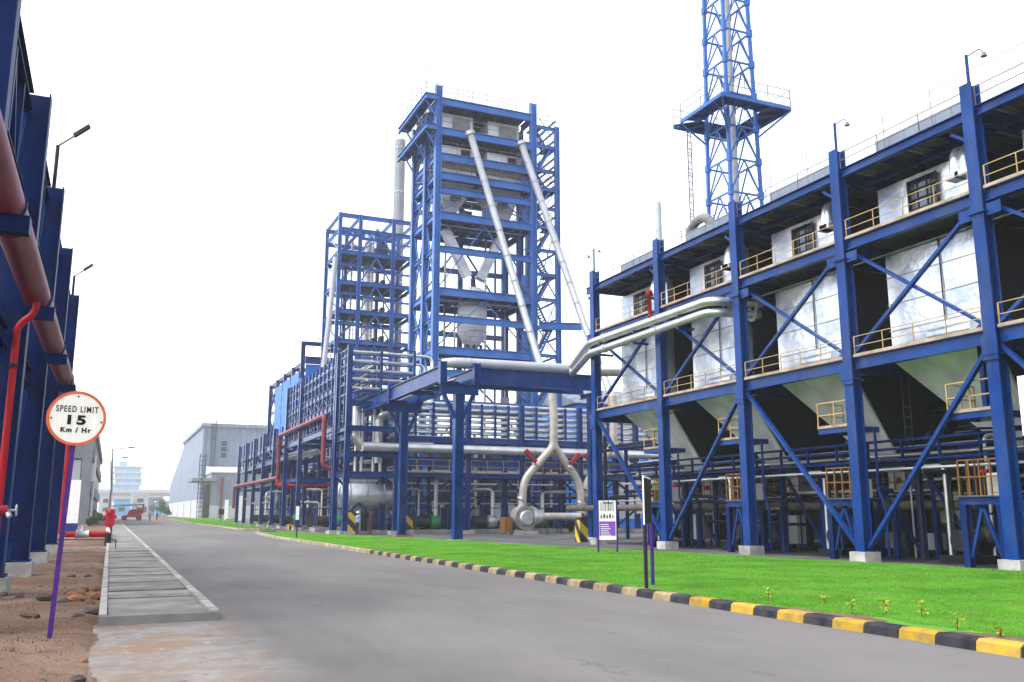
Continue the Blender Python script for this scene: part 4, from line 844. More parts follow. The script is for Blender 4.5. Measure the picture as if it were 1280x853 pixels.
def twin(py0, py1, dz, xo, o):
    a_ = at(740, py0, X=xo); b_ = at(855, py1, X=xo); d_ = (b_ - a_); e_ = a_ + d_ * 1.22
    z0 = a_.z
    pts = bend([(26.6, 51.2, 10.9), (26.6, 51.2, z0 + .25), (xo + .4, a_.y + 1.2, z0 + .05), a_, e_, (25.6, e_.y - .4, e_.z)], .55)
    MB().tube(pts, .2, 16).build('pipe', PIPE, o)
    for f in (.15, .75): q = a_.lerp(b_, f); MB().tube([q, q.lerp(b_, .03)], .235, 16).build('band', STEEL, o)
    q = V((25.2, e_.y - .35, e_.z)); MB().tube([q, q + V((.12, 0, 0))], .33, 16).build('flange', STEEL, o)
    for f in (.1, .5, .95): q = a_.lerp(b_, f); MB().box((q.x - .08, q.y - .06, q.z - .32), (24.0, q.y + .06, q.z - .21)).build('bracket', BLUE, o)
twin(428, 387, 0, 23.1, o)
o = thing('bunker_pipe', (23, 44, 10.5), 'lower of the twin silver pipes running past the bunker front into a silo', 'pipe', 'twin silver pipes on the bunker front'); twin(441, 401, 0, 23.2, o)
o = thing('bunker_duct', (28, 52, 10.5), 'horizontal silver duct entering the bunker end above the bridge', 'pipe')
MB().tube([at(745, 463, Y=49), at(782, 463, Y=46.5)], .38, 16).build('pipe', PIPE, o)
a_ = at(812, 384, X=23.0); tag(MB().tube([a_ + V((0, 0, -.5)), a_ + V((0, 0, .55)), a_ + V((0, 0, .55)), a_ + V((0, 0, .8))], [.1, .1, .2, .16], 10).build('relief_valve', MAROON), 'small maroon valve standing on the twin silver pipes', 'valve')

# ------------------------------------------------------------------ tall tower
TX0, TX1, TXS, TY0, TYM, TY1 = 25.65, 35.5, 38.1, 76.0, 79.2, 83.0
FL = [6.0, 11.5, 16.4, 21.85, 29.1, 33.0, 34.85, 37.4, 40.4]
t = thing('process_tower', (30.5, 79.5, 0), 'tallest blue steel process tower with silver hoppers and white chutes', 'tower')
for x in (TX0, TX1):
    for y in (TY0, TYM, TY1): ibm(t, 'column', (x, y, 0), (x, y, 41.6 if y == TY0 else 39.9), .55, .6, BLUE_HAZED, (1, 0, 0), .06)
ibm(t, 'column', (TXS, TY0, 0), (TXS, TY0, 39.6), .42, .45, BLUE_HAZED); ibm(t, 'column', (TXS, TY1, 0), (TXS, TY1, 39.6), .42, .45, BLUE_HAZED)
for z in FL:
    for y in (TY0, TY1): ibm(t, 'floor_beam', (TX0 + .3, y, z - .35), (TX1 - .3, y, z - .35), .3, .75, BLUE_HAZED, (0, 0, 1), .07)
    for x in (TX0, TX1):
        ibm(t, 'floor_beam', (x, TY0 + .3, z - .35), (x, TYM - .3, z - .35), .28, .6, BLUE_HAZED); ibm(t, 'floor_beam', (x, TYM + .3, z - .35), (x, TY1 - .3, z - .35), .28, .6, BLUE_HAZED)
    MB().box((TX0 + .2, TY0 + .2, z + .03), (TX1 - .2, TY1 - .2, z + .08)).build('floor_plate', PLATE, t)
    for i in range(5): ibm(t, 'joist', (TX0 + 1.6 + i * 1.7, TY0 + .2, z - .2), (TX0 + 1.6 + i * 1.7, TY1 - .2, z - .2), .14, .34, BLUE_HAZED)
    railing(t, [(TX0 + .3, TY0 - .12, z + .05), (TX1 - .3, TY0 - .12, z + .05)], 1.05, RAILG, 1.6, .02, split=False)
    railing(t, [(TX0 - .12, TY1, z + .05), (TX0 - .12, TY0, z + .05)], 1.05, RAILG, 1.6, .02, split=False)
for z in (25.5, 19.0, 14.0, 31.2): ibm(t, 'tie_beam', (TX0 + .3, TY0, z), (TX1 - .3, TY0, z), .28, .62, BLUE_HAZED); ibm(t, 'tie_beam', (TX0 + .3, TY1, z), (TX1 - .3, TY1, z), .24, .5, BLUE_HAZED); ibm(t, 'tie_beam', (TX0, TY0 + .3, z), (TX0, TY1 - .3, z), .24, .4, BLUE_HAZED)
lev = [0] + FL
for z0, z1 in zip(lev, lev[1:]):
    if z1 - z0 < 1.5: continue
    for (ya, yb) in ((TY0, TYM), (TYM, TY1)):
        barm(t, 'brace', (TX0, ya + .3, z0 + .1), (TX0, yb - .3, z1 - .7), .13, .13, BLUE_HAZED); barm(t, 'brace', (TX0, yb - .3, z0 + .1), (TX0, ya + .3, z1 - .7), .13, .13, BLUE_HAZED)
    xm = (TX0 + TX1) / 2
    for xa, xb in ((TX0 + .35, xm), (TX1 - .35, xm)): barm(t, 'brace', (xa, TY1, z0 + .1), (xb, TY1, z1 - .7), .16, .16, BLUE_HAZED)
    if z0 in (16.4, 21.85, 29.1, 11.5):
        for xa, xb in ((TX0 + .35, xm), (TX1 - .35, xm)): barm(t, 'brace', (xa, TY0 + .3, z0 + .1), (xb, TY0 + .3, z1 - .8), .1, .1, BLUE_HAZED)
# overhanging top platforms toward the left
for z, xo, y1 in ((40.4, 24.3, 84.6), (37.4, 24.35, 84.8)):
    MB().box((xo, TY0 - .3, z - .28), (TX0 - .32, y1, z + .05)).build('overhang_floor', PLATE, t); ibm(t, 'edge_beam', (xo, TY0 - .5, z - .25), (xo, y1, z - .25), .25, .55, BLUE_HAZED); ibm(t, 'edge_beam', (xo, TY0 - .45, z - .25), (TX0 - .3, TY0 - .45, z - .25), .25, .55, BLUE_HAZED)
    for y in (77.5, 79.5, 81.5, 83.5): barm(t, 'joist', (xo + .15, y, z - .35), (TX0 - .3, y, z - .35), .12, .25, BLUE_HAZED)
    for y in (TY0, TYM, TY1): barm(t, 'bracket', (xo + .1, y, z - .5), (TX0 - .25, y, z - 2.0), .13, .13, BLUE_HAZED)
    MB().box((TX0 + .3, TY1, z - .28), (TX1, y1, z + .05)).build('floor_plate', PLATE, t)
    railing(t, [(TX0, TY0 - .4, z + .05), (xo, TY0 - .4, z + .05), (xo, y1, z + .05)], 1.1, RAILG, 1.6, .02, split=False)
railing(t, [(24.3, 84.6, 40.4), (24.3, TY0 - .4, 40.4), (TX1 + 1.5, TY0 - .4, 40.4)], 2.5, RAILG, 4.5, .018, (1.,), split=False)
for x in (TX0, TX1): MB().tube([(x, TY0, 41.6), (x, TY0, 44.2)], .035, 6).build('lightning_rod', STEEL, t)
# stair bay
sz = [0, 3, 6, 8.75, 11.5, 13.95, 16.4, 19.1, 21.85, 24.3, 26.7, 29.1, 31, 33, 34.85, 37.4, 39.4]
for i, (z0, z1) in enumerate(zip(sz, sz[1:])):
    ya, yb = (TY0 + .5, TY1 - .5) if i % 2 == 0 else (TY1 - .5, TY0 + .5)
    xa, xb = (TX1 + .7, TXS - .5) if i % 2 == 0 else (TXS - .5, TX1 + .7)
    stairs(t, (xa, TY0 + .6 + (i % 2) * .9, z0), (xb, TY0 + .6 + (i % 2) * .9, z1), 1.0, BLUE_HAZED, 11)
    ibm(t, 'stair_beam', (TX1 + .3, TY0, z1 - .15), (TXS - .2, TY0, z1 - .15), .2, .32, BLUE_HAZED)
    barm(t, 'stair_rail', (xa, TY0 + .15, z0 + 1), (xb, TY0 + .15, z1 + 1), .06, .06, RAILG)
    if i % 2 == 0: barm(t, 'brace', (TX1 + .3, TY1, z0 + .2), (TXS - .2, TY1, z1 - .2), .1, .1, BLUE_HAZED)
    MB().box((xb - .5, TY0 + .1, z1 - .08), (xb + .5, TY0 + 2.1, z1 - .02)).build('landing', PLATE, t)
rnd = random.Random(11)
ibm(t, 'column', (30.6, TY1, 0), (30.6, TY1, 39.5), .4, .45, BLUE_HAZED)
for z0, z1 in zip(lev, lev[1:]):
    ibm(t, 'mid_beam', (TX0 + .3, TYM, z1 - .3), (TX1 - .3, TYM, z1 - .3), .22, .5, BLUE_HAZED)
    if z1 - z0 > 1.5: barm(t, 'brace', (TX1 + .3, TY0 + .1, z0 + .2), (TXS - .25, TY0 + .1, z1 - .3), .08, .08, BLUE_HAZED); barm(t, 'brace', (TXS, TY0 + .3, z0 + .1), (TXS, TY1 - .3, z1 - .4), .1, .1, BLUE_HAZED); barm(t, 'brace', (TX1, TY0 + .3, z0 + .1), (TX1, TY1 - .3, z1 - .4), .13, .13, BLUE_HAZED)
    for k in range(3): ibm(t, 'stair_tie', (TXS, TY0 + .25, z0 + (z1 - z0) * (k + 1) / 3 - .1), (TXS, TY1 - .25, z0 + (z1 - z0) * (k + 1) / 3 - .1), .12, .18, BLUE_HAZED)
railing(t, [(TXS - .1, TY0 - .1, 39.5), (TX1 + .3, TY0 - .1, 39.5)], 1.0, RAILG, 1.0, .02, split=False)
for i in range(9):
    x = TX0 + 1 + i * 1.08; z0 = rnd.choice((4, 6, 11.5)); MB().tube([(x, TY1 - .5, z0), (x, TY1 - .5, rnd.choice((21.8, 29, 33, 36)))], rnd.uniform(.06, .16), 8).build('riser_pipe', (PIPE, BLUE_HAZED, STEEL)[i % 3], t)
for i, z in enumerate(FL[1:7]):
    for k in range(4):
        x = TX0 + 1.2 + k * 2.3 + rnd.uniform(-.4, .4); y = rnd.uniform(77.2, 81.5); h = rnd.uniform(.6, 1.5)
        if abs(x - at(590, 395, Y=79.2).x) < 1.7 and z < 23: continue
        MB().box((x - .35, y - .3, z + .09), (x + .35, y + .3, z + .09 + h)).build('equipment_box', (CONCD, DARK, BLUE_HAZED, STEEL)[k], t)
    barm(t, 'cable_ladder', (TX1 - .8, TY0 + .5, z + .1), (TX1 - .8, TY0 + .5, z + 2.2), .5, .08, BLUE_HAZED, (0, 1, 0))
    MB().tube([(TX0 + .6, 77.2, z - .85), (TX1 - .6, 77.2, z - .85)], .1, 8).build('header_pipe', STEEL, t)
ibm(t, 'bridge_beam', (TX1 + .3, TY0 - .5, 19.0), at(727, 405, Y=TY0 - .5) + V((0, 0, -.3)), .3, .7, BLUE_HAZED)
# equipment on the tower
def louvre(p, x0, x1, y, z0, z1, nx=3, nz=4, m=DARK):
    wn = MB().box((x0, y - .05, z0), (x1, y + .03, z1)).build('window', GLASS, p); mb = MB()
    for i in range(nx + 1): x = x0 + (x1 - x0) * i / nx; mb.bar((x, y - .08, z0), (x, y - .08, z1), .05, .05, (0, 1, 0))
    for i in range(nz + 1): z = z0 + (z1 - z0) * i / nz; mb.bar((x0, y - .1, z), (x1, y - .1, z), .05, .05)
    mb.build('glazing_bar', m, wn)
o = thing('coal_bin', (28.5, 79, 33), 'left silver bin and hopper near the top of the tall tower', 'bin', 'silver bins in the tall tower')
for k, (xc, oo, lab) in enumerate(((28.1, o, None), (33.0, None, 'right silver bin and hopper near the top of the tall tower'))):
    oo = oo or thing('coal_bin', (xc, 79, 33), lab, 'bin', 'silver bins in the tall tower')
    MB().box((xc - 1.9, 77.2, 33.1), (xc + 1.9, 82, 36.2)).build('casing', SILVER2, oo); MB().box((xc - 1.7, 77.4, 37.5), (xc + 1.6, 82, 39.6)).build('head_box', SILVER2, oo)
    MB().frustum((xc, 79.0, 32.6), (1.75, 1.8), (xc + (.4 if k else -.3), 79.0, 29.9), (.6, .6)).build('hopper', SILVER2, oo)
    louvre(oo, xc - .5, xc + .5, 77.75, 30.9, 32.0, 2, 3)
    MB().box((xc - .5, 77.1, 38.0), (xc + 1.2, 77.35, 39.2)).build('equipment_panel', CONCD, oo); MB().box((xc + .3, 77.0, 34.9), (xc + 1.2, 77.18, 36.0)).build('hatch', DARK, oo)
    for z in (34, 35.2): MB().box((xc - 1.95, 77.12, z), (xc + 1.95, 77.18, z + .06)).build('seam', STEEL, oo)
a_, b_ = at(556, 287, Y=78.5), at(584, 346, Y=78.5); c_, d_ = at(624, 300, Y=78.5), at(600, 350, Y=78.5)
tag(MB().bar(a_, b_, .8, .8, (0, 1, 0)).build('feed_duct', SILVER2), 'left leg of the V shaped silver ducts above the tower vessel', 'duct'); tag(MB().bar(c_, d_, .8, .8, (0, 1, 0)).build('feed_duct', SILVER2), 'right leg of the V shaped silver ducts above the tower vessel', 'duct')
vx = at(590, 395, Y=79.2).x
o = thing('cone_vessel', (vx, 79.2, 17), 'silver cylindrical vessel with cone bottom in the middle of the tower', 'vessel')
MB().tube([(vx, 79.2, 17.0), (vx, 79.2, 17.2), (vx, 79.2, 18.5), (vx, 79.2, 21.4)], [.5, .7, 1.42, 1.42], 28).build('shell', SILVER2, o)
MB().tube([(vx, 79.2, 21.95), (vx, 79.2, 22.6), (vx, 79.2, 22.9)], [1.3, 1.3, .8], 28).build('head', SILVER2, o)
for z in (18.5, 20): MB().tube([(vx, 79.2, z), (vx, 79.2, z + .08)], 1.46, 28).build('band', STEEL, o)
for s in (-.7, 0, .7): MB().tube([(vx + s, 78.6, 16.45), (vx + s, 78.6, 17.3)], .16, 8).build('outlet', DARK, o)
MB().tube([(vx + .1, 79.2, 22.9), (vx + .1, 79.2, 24.2)], [.28, .18], 10).build('agitator', NAVY, o)
# white diagonal chutes ending in beige Y pipes
def chute(pts, lab):
    o = thing('conveyor_chute', pts[-1], lab, 'chute', 'white chutes on the tall tower')
    MB().tube(pts, .33, 14).build('tube', CHUTE, o)
    a_, b_ = V(pts[0]), V(pts[1]); MB().tube([a_, a_.lerp(b_, .015)], .5, 14).build('head', STEEL, o)
    for i in range(1, 9): q = a_.lerp(b_, i / 9); MB().tube([q, q.lerp(b_, .006)], .36, 14).build('joint_band', STEEL, o)
    return o
chute([at(587, 165, Y=75.2), at(672, 447, Y=73.5), at(690, 493, Y=65.5)], 'left white diagonal chute sloping down the front of the tall tower')
chute([at(651, 178, Y=75.2), at(730, 405, Y=73.0), at(766, 500, Y=65.5)], 'right white diagonal chute from the tower top to the bunker side')
YY = 65.4
def yp(pts, r=.33): return bend([at(px, py, Y=YY) for px, py in pts], .8)
o = thing('branch_pipe', at(692, 557, Y=YY), 'beige Y shaped pipe splitting left to the grey fan and right', 'pipe', 'beige Y pipes')
MB().tube(yp([(690, 490), (692, 520), (692, 562)]), [.33] * len(yp([(690, 490), (692, 520), (692, 562)])), 14).build('trunk_pipe', YPIPE, o)
MB().tube(yp([(692, 552), (690, 560), (655, 600), (652, 640)]), .31, 14).build('branch', YPIPE, o); MB().tube(yp([(692, 552), (694, 560), (722, 600), (726, 616), (726, 642)]), .31, 14).build('branch', YPIPE, o)
for px, py in ((670, 582), (712, 585), (652, 625), (726, 630)): q = at(px, py, Y=YY); MB().tube([q + V((-.03, 0, -.05)), q + V((.03, 0, .05))], .42, 14).build('flange', STEEL, o)
o = thing('branch_pipe', at(766, 557, Y=YY), 'beige Y shaped pipe partly hidden behind the first bunker column', 'pipe', 'beige Y pipes')
MB().tube(yp([(766, 495), (767, 520), (767, 560)]), .33, 14).build('trunk_pipe', YPIPE, o); MB().tube(yp([(767, 550), (765, 560), (741, 590), (730, 612)]), .31, 14).build('branch', YPIPE, o); MB().tube(yp([(767, 550), (769, 560), (797, 600), (800, 642)]), .31, 14).build('branch', YPIPE, o)
for i, (p0, p1) in enumerate((((657, 563), (670, 578)), ((713, 580), (724, 568)), ((731, 568), (741, 581)))):
    tag(MB().bar(at(*p0, Y=YY - .5), at(*p1, Y=YY - .5), .3, .3).build('lever_arm', MAROON), ('red lever on the left branch of the beige Y pipe', 'red lever on the right branch of the beige Y pipe', 'red lever beside the first bunker column')[i], 'lever', 'red damper levers')
fx = at(655, 657, Y=YY - .4); o = thing('blower_fan', (fx.x, YY - .4, 0), 'grey round blower fan at the foot of the beige Y pipe', 'fan')
MB().tube([(fx.x, YY - .9, 1.25), (fx.x, YY + .2, 1.25)], .95, 26).build('scroll_housing', CONCD, o); MB().tube([(fx.x, YY - 1.1, 1.25), (fx.x, YY - .9, 1.25)], [.5, .6], 18).build('inlet_ring', STEEL, o)
MB().box((fx.x - 1.0, YY - .9, 0), (fx.x + 1.0, YY + .4, .3)).build('base', CONC, o)
MB().tube([(fx.x + .6, YY - .4, 1.35), (fx.x + 1.6, YY - .4, 1.35)], [.85, .4], 18).build('reducer', STEEL, o); MB().tube([(fx.x + 1.6, YY - .4, 1.35), (fx.x + 4.9, YY - .4, 1.35)], .3, 14).build('pipe', YPIPE, o)
MB().box((fx.x - 1.75, YY - .8, .2), (fx.x - 1.15, YY + .2, 1.3)).build('motor_guard', PROT, o)
railing(o, [(fx.x + 1.6, YY - 1.2, 0), (fx.x + 5.2, YY - 1.2, 0)], 1.1, DARK, 1.1, .03, split=False)

# ------------------------------------------------------------------ second tower, stack, blue clad frame
t = thing('steel_tower', (26.5, 103, 0), 'lower open blue steel tower standing left of the tall tower', 'tower')
UX = [22.0, 24.4, 28.4, 31.0]; UY = [100.0, 107.0]; UF = [21.1, 24.8, 27.3, 29.8, 31.9, 33.6]
UF = [10, 14, 17.5] + [21.1, 24.6, 28.0, 31.6]
for x in UX:
    for y in UY: ibm(t, 'column', (x, y, 0), (x, y, 36), .4, .42, BLUE_HAZED)
for z in UF + [34.3, 36.0]:
    for y in UY: ibm(t, 'floor_beam', (UX[0], y + .22, z - .25), (UX[-1], y + .22, z - .25), .24, .5, BLUE_HAZED)
    for x in UX: ibm(t, 'floor_beam', (x, UY[0] + .25, z - .25), (x, UY[1] - .25, z - .25), .2, .4, BLUE_HAZED)
for z in UF:
    MB().box((UX[0] + .2, UY[0] + .4, z + .02), (UX[-1] - .2, UY[1] - .2, z + .07)).build('floor_plate', PLATE, t)
    railing(t, [(UX[0] + .2, 99.8, z), (UX[-1] - .2, 99.8, z)], 1.05, RAILG, 1.6, .022, split=False)
    ibm(t, 'tie_beam', (UX[0] + .2, 100, z + 1.8), (UX[1] - .2, 100, z + 1.8), .2, .3, BLUE_HAZED)
    barm(t, 'brace', (UX[1] + .2, 99.9, z), ((UX[1] + UX[2]) / 2, 99.9, z + 2.9), .14, .14, BLUE_HAZED); barm(t, 'brace', (UX[2] - .2, 99.9, z), ((UX[1] + UX[2]) / 2, 99.9, z + 2.9), .14, .14, BLUE_HAZED)
    barm(t, 'brace', (UX[0], UY[0] + .3, z), (UX[0], UY[1] - .3, z + 3.2), .13, .13, BLUE_HAZED); stairs(t, (UX[0] + .5, 103, z), (UX[1] + .8, 103, z + 3.5), .8, BLUE_HAZED, 9)
    ibm(t, 'tie_beam', (UX[1] + .2, 100, z + 1.5), (UX[2] - .2, 100, z + 1.5), .18, .28, BLUE_HAZED)
    MB().tube([(26.4, 104, z + .1), (26.4, 104, z + 3.4)], .45, 14).build('riser_pipe', PIPE, t)
    for k in range(3): MB().box((27 + k * .9, 103, z + .08), (27.5 + k * .9, 104, z + .9 + .3 * (k % 2))).build('equipment_box', DARK, t)
for i in range(10):
    x = 22.6 + i * .86; MB().tube([(x, 105.5 - (i % 3), 8), (x, 105.5 - (i % 3), (24, 31, 35)[i % 3])], .07 + .04 * (i % 3), 8).build('riser_pipe', (PIPE, BLUE_HAZED, STEEL)[i % 3], t)
for i, z in enumerate(UF): barm(t, 'tie_beam', (UX[2] + .2, 100, z + 1.2), (UX[3] - .2, 100, z + 1.2), .16, .24, BLUE_HAZED); barm(t, 'brace', (UX[2] + .2, 100, z), (UX[3] - .2, 100, z + 3), .09, .09, BLUE_HAZED)
barm(t, 'brace', (UX[0] + .2, 100, 34.2), (UX[1] - .2, 100, 31.7), .1, .1, BLUE_HAZED); barm(t, 'brace', (UX[1] + .2, 100, 34.2), (UX[2] - .2, 100, 31.7), .1, .1, BLUE_HAZED); barm(t, 'brace', (UX[2] - .2, 100, 34.2), (UX[1] + .2, 100, 31.7), .1, .1, BLUE_HAZED)
MB().tube([(27.6, 102, 31.7), (27.6, 102, 33.2), (27.6, 102, 34.2)], [.7, .7, .2], 14).build('vessel', NAVY, t)
tag(MB().tube([at(419.5, 322, Y=99.2), at(412, 395, Y=99.2), at(404.5, 460, Y=99.2)], .3, 14).build('down_pipe', CHUTE), 'pale downpipe on the left side of the lower steel tower', 'pipe')
sx = at(494, 440, Y=114).x; zt = at(506, 177, Y=114).z
o = thing('chimney_stack', (sx, 114, 0), 'slim pale grey chimney stack between the two blue towers', 'chimney')
MB().tube([(sx, 114, 0), (sx, 114, zt)], [.82, .72], 26).build('shell', mat('stack_shell', (.3, .32, .36), .5, .2, .15, .3), o)
for i in range(1, 9): MB().tube([(sx, 114, zt * i / 8.2), (sx, 114, zt * i / 8.2 + .12)], .86 - i * .01, 26).build('ring', STEEL, o)
t = thing('clad_frame', (24, 122, 0), 'blue steel frame with bright blue sheeting rising behind the far rack', 'building')
fy = [110, 116, 122, 128, 134]; top = lambda y: 22.3 if y < 111 else 19.9
for y in fy:
    for x in (20.2, 27): ibm(t, 'column', (x, y, 0), (x, y, top(y)), .5, .5, BLUE, (1, 0, 0))
    ibm(t, 'roof_beam', (20.45, y, top(y) - .25), (26.75, y, top(y) - .25), .25, .5, BLUE)
for y0, y1 in zip(fy, fy[1:]):
    for z in (12.5, 15.5, 19.6): ibm(t, 'girt', (20.2, y0 + .26, z), (20.2, y1 - .26, z), .2, .35, BLUE)
    barm(t, 'brace', (20.2, y0 + .3, 11), (20.2, y1 - .3, 15.2), .2, .2, NAVY); barm(t, 'brace', (20.2, y1 - .3, 11), (20.2, y0 + .3, 15.2), .2, .2, NAVY); barm(t, 'brace', (20.2, y0 + .3, 15.8), (20.2, y1 - .3, 19.4), .2, .2, NAVY); barm(t, 'brace', (20.2, y1 - .3, 15.8), (20.2, y0 + .3, 19.4), .2, .2, NAVY)
    if y0 < 127: MB().box((19.86, y0 + .3, 9), (19.94, y1 - .3, 18.6)).build('sheeting', CLADBLUE, t)
MB().box((20.5, 109.45, 9), (26.8, 109.6, 19.4)).build('sheeting', CLADBLUE, t)
ibm(t, 'girt', (20.4, 109.4, 19.9), (26.8, 109.4, 19.9), .25, .9, BLUE); stairs(t, (22, 109, 20), (24.6, 109, 22.4), .7, NAVY, 8)

# crowded pipework behind the long rack
t = thing('pipework', (22, 100, 0), 'crowded blue posts and pipes behind the long rack beside the lawn', 'pipework')
rnd = random.Random(21)
for i in range(34):
    y = 75 + i * 1.75 + rnd.uniform(-.4, .4); x = rnd.uniform(20.6, 23.4); h = rnd.uniform(3.5, 10.5 if y > 97 else 13)
    MB().tube([(x, y, 0), (x, y, h)], rnd.uniform(.06, .2), 8).build('pipe', (BLUE, NAVY, PIPE, DARK, STEEL)[i % 5], t)
for i in range(16):
    z = 2.2 + i * .5; x = 20.4 + (i * .37) % 2.6; MB().tube([(x, 75, z), (x, 133, z)], .06 + .03 * (i % 3), 8).build('pipe', (STEEL, NAVY, BLUE, PIPE)[i % 4], t)
for i in range(9):
    y = 76 + i * 6.6; ibm(t, 'post', (22.2, y, 0), (22.2, y, 9), .3, .32, BLUE); ibm(t, 'beam', (20.2, y, 6.2), (24, y, 6.2), .2, .36, BLUE); barm(t, 'brace', (22.2, y + .2, .5), (22.2, y + 6.3, 6.0), .14, .14, BLUE); MB().box((21, y + 1.5, 0), (23.4, y + 4.2, 1.2 + .5 * (i % 3))).build('machine_block', (SHADE, DARK, CONCD)[i % 3], t)
t = thing('pipework', (30, 72.5, 0), 'crowded dark posts and pipes behind the cross rack at ground level', 'pipework')
for i in range(30):
    x = 20 + i * .75 + rnd.uniform(-.2, .2); y = rnd.uniform(73.5, 75.2); MB().tube([(x, y, 0), (x, y, rnd.uniform(2.6, 8.5))], rnd.uniform(.05, .16), 8).build('pipe', (NAVY, DARK, PIPE, BLUE, SHADE)[i % 5], t)
for i in range(8): MB().box((20.5 + i * 2.8, 73, 0), (22.3 + i * 2.8, 75, .9 + .6 * (i % 3))).build('machine_block', (SHADE, DARK, NAVY)[i % 3], t)
for i in range(8): MB().tube([(19, 74 + .2 * (i % 3), 2.4 + i * .55), (44, 74 + .2 * (i % 3), 2.4 + i * .55)], .07 + .03 * (i % 2), 8).build('pipe', (STEEL, NAVY, PIPE)[i % 3], t)

# ------------------------------------------------------------------ bunker building on the right
BX, BXB = 24.05, 33.5
CY = [43.4, 36.8, 30.65, 24.5, 18.67, 12.6]; ZR, Z2, Z3 = 14.25, 11.5, 7.13
t = thing('bunker_building', (28, 28, 0), 'long blue steel bunker building frame on the right with yellow railings', 'building')
for i, y in enumerate(CY):
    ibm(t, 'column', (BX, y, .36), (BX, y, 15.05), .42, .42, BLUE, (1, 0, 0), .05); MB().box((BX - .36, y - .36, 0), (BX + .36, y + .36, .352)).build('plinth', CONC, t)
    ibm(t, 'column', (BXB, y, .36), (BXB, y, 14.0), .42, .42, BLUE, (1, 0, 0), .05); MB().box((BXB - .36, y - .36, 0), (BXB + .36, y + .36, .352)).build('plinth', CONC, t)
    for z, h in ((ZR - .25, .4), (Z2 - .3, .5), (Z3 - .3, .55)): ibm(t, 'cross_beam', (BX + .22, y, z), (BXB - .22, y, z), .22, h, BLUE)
    for z in (Z2 - .75, Z3 - .8): MB().box((BX - .3, y - .3, z), (BX + .3, y + .3, z + .05)).build('splice_plate', BLUE, t); 
    for z in (Z3 - .95,): MB().box((BX - .27, y - .27, z), (BX - .22, y + .27, z + .75)).build('splice_plate', BLUE, t)
    barm(t, 'knee_brace', (BX + .1, y + .25, ZR - 1.0), (BX + .1, y + .9, ZR - .5), .1, .1, BLUE)
ye = CY[0] + .9
for X in (BX, BXB):
    for z, h in ((ZR - .17, .34), (Z2 - .2, .4), (Z3 - .22, .44)):
        ys = [ye] + CY
        for a, b in zip(ys, ys[1:]):
            aa = a - .22 if a != ye else a
            ibm(t, 'edge_beam', (X, aa, z), (X, b + .22, z), .22, h, BLUE)
for a, b in zip(CY, CY[1:]):
    # floors, toe plates, railings of each bay
    for z in (Z2, Z3):
        MB().box((BX - .14, b + .24, z + .004), (BX - .10, a - .24, z + .1)).build('toe_plate', TANK, t)
        MB().box((BX + .13, b + .1, z - .06), (BXB - .1, a - .1, z - .01)).build('floor_plate', GRATE, t)
        Lr = [(BX - .1, b + .3, z + .02), (BX - .1, a - .3, z + .02)]
        rl = railing(t, Lr, .72, TAN, 1.2, .014)
        MB().bar((BX - .1, a - .3, z + .37), (BX - .1, a - .3, z + .74), .04, .04, (0, 1, 0)).build('end_post', TAN, rl)
    MB().box((BX + .12, b + .05, ZR - .02), (BXB + .3, a - .05, ZR + .03)).build('roof_plate', GRATE, t)
    for k in range(5): yk = b + (a - b) * (k + .5) / 5; ibm(t, 'purlin', (BX + .12, yk, ZR - .12), (BXB - .12, yk, ZR - .12), .1, .2, BLUE if k % 2 else STEEL)
    for k in range(4): xk = BX + 1.2 + k * 2.2; ibm(t, 'roof_beam', (xk, b + .1, ZR - .36), (xk, a - .1, ZR - .36), .14, .24, NAVY)
    railing(t, [(BX - .05, b + .2, ZR + .02), (BX - .05, a - .2, ZR + .02)], .62, RAILG, 1.9, .014, split=False)
    MB().bar((BX - .05, b, ZR + 1.25), (BX - .05, a, ZR + 1.25), .014).build('wire', RAILG, t)
    for k in (.25, .6): MB().bar((BX - .05, b + (a - b) * k, ZR), (BX - .05, b + (a - b) * k, ZR + 1.25), .018, .018, (0, 1, 0)).build('wire_post', RAILG, t)
    for k in range(6): yy = b + .35 + k * .66; MB().box((BX + .35, yy, ZR + .03), (BX + .43, yy + .645, ZR + .62)).build('parapet_panel', SHEDM2, t)
    # X braces
    for (y0, y1) in ((a, b), (b, a)):
        s = 1 if y1 > y0 else -1; xo = BX - .02 if y1 > y0 else BX + .12
        barm(t, 'x_brace', (xo, y0 + s * .25, Z2 - .45), (xo, y1 - s * .25, Z3 + .15), .11, .15, BLUE, (1, 0, 0))
for a, b in zip(CY, CY[1:]):
    for y, sg in ((a, -1), (b, 1)):
        for z in (Z2 - .55, Z3 + .12): MB().box((BX - .125, y + sg * .225, z - (.32 if z > 9 else 0)), (BX - .105, y + sg * .75, z + (.05 if z > 9 else .32))).build('gusset', BLUE, t) if z > 9 else MB().add([(BX + .05, y + sg * .22, z), (BX + .05, y + sg * .7, z), (BX + .05, y + sg * .22, z + .4), (BX + .07, y + sg * .22, z), (BX + .07, y + sg * .7, z), (BX + .07, y + sg * .22, z + .4)], [(0, 1, 2), (5, 4, 3), (0, 3, 4, 1), (1, 4, 5, 2), (2, 5, 3, 0)]).build('gusset', BLUE, t)
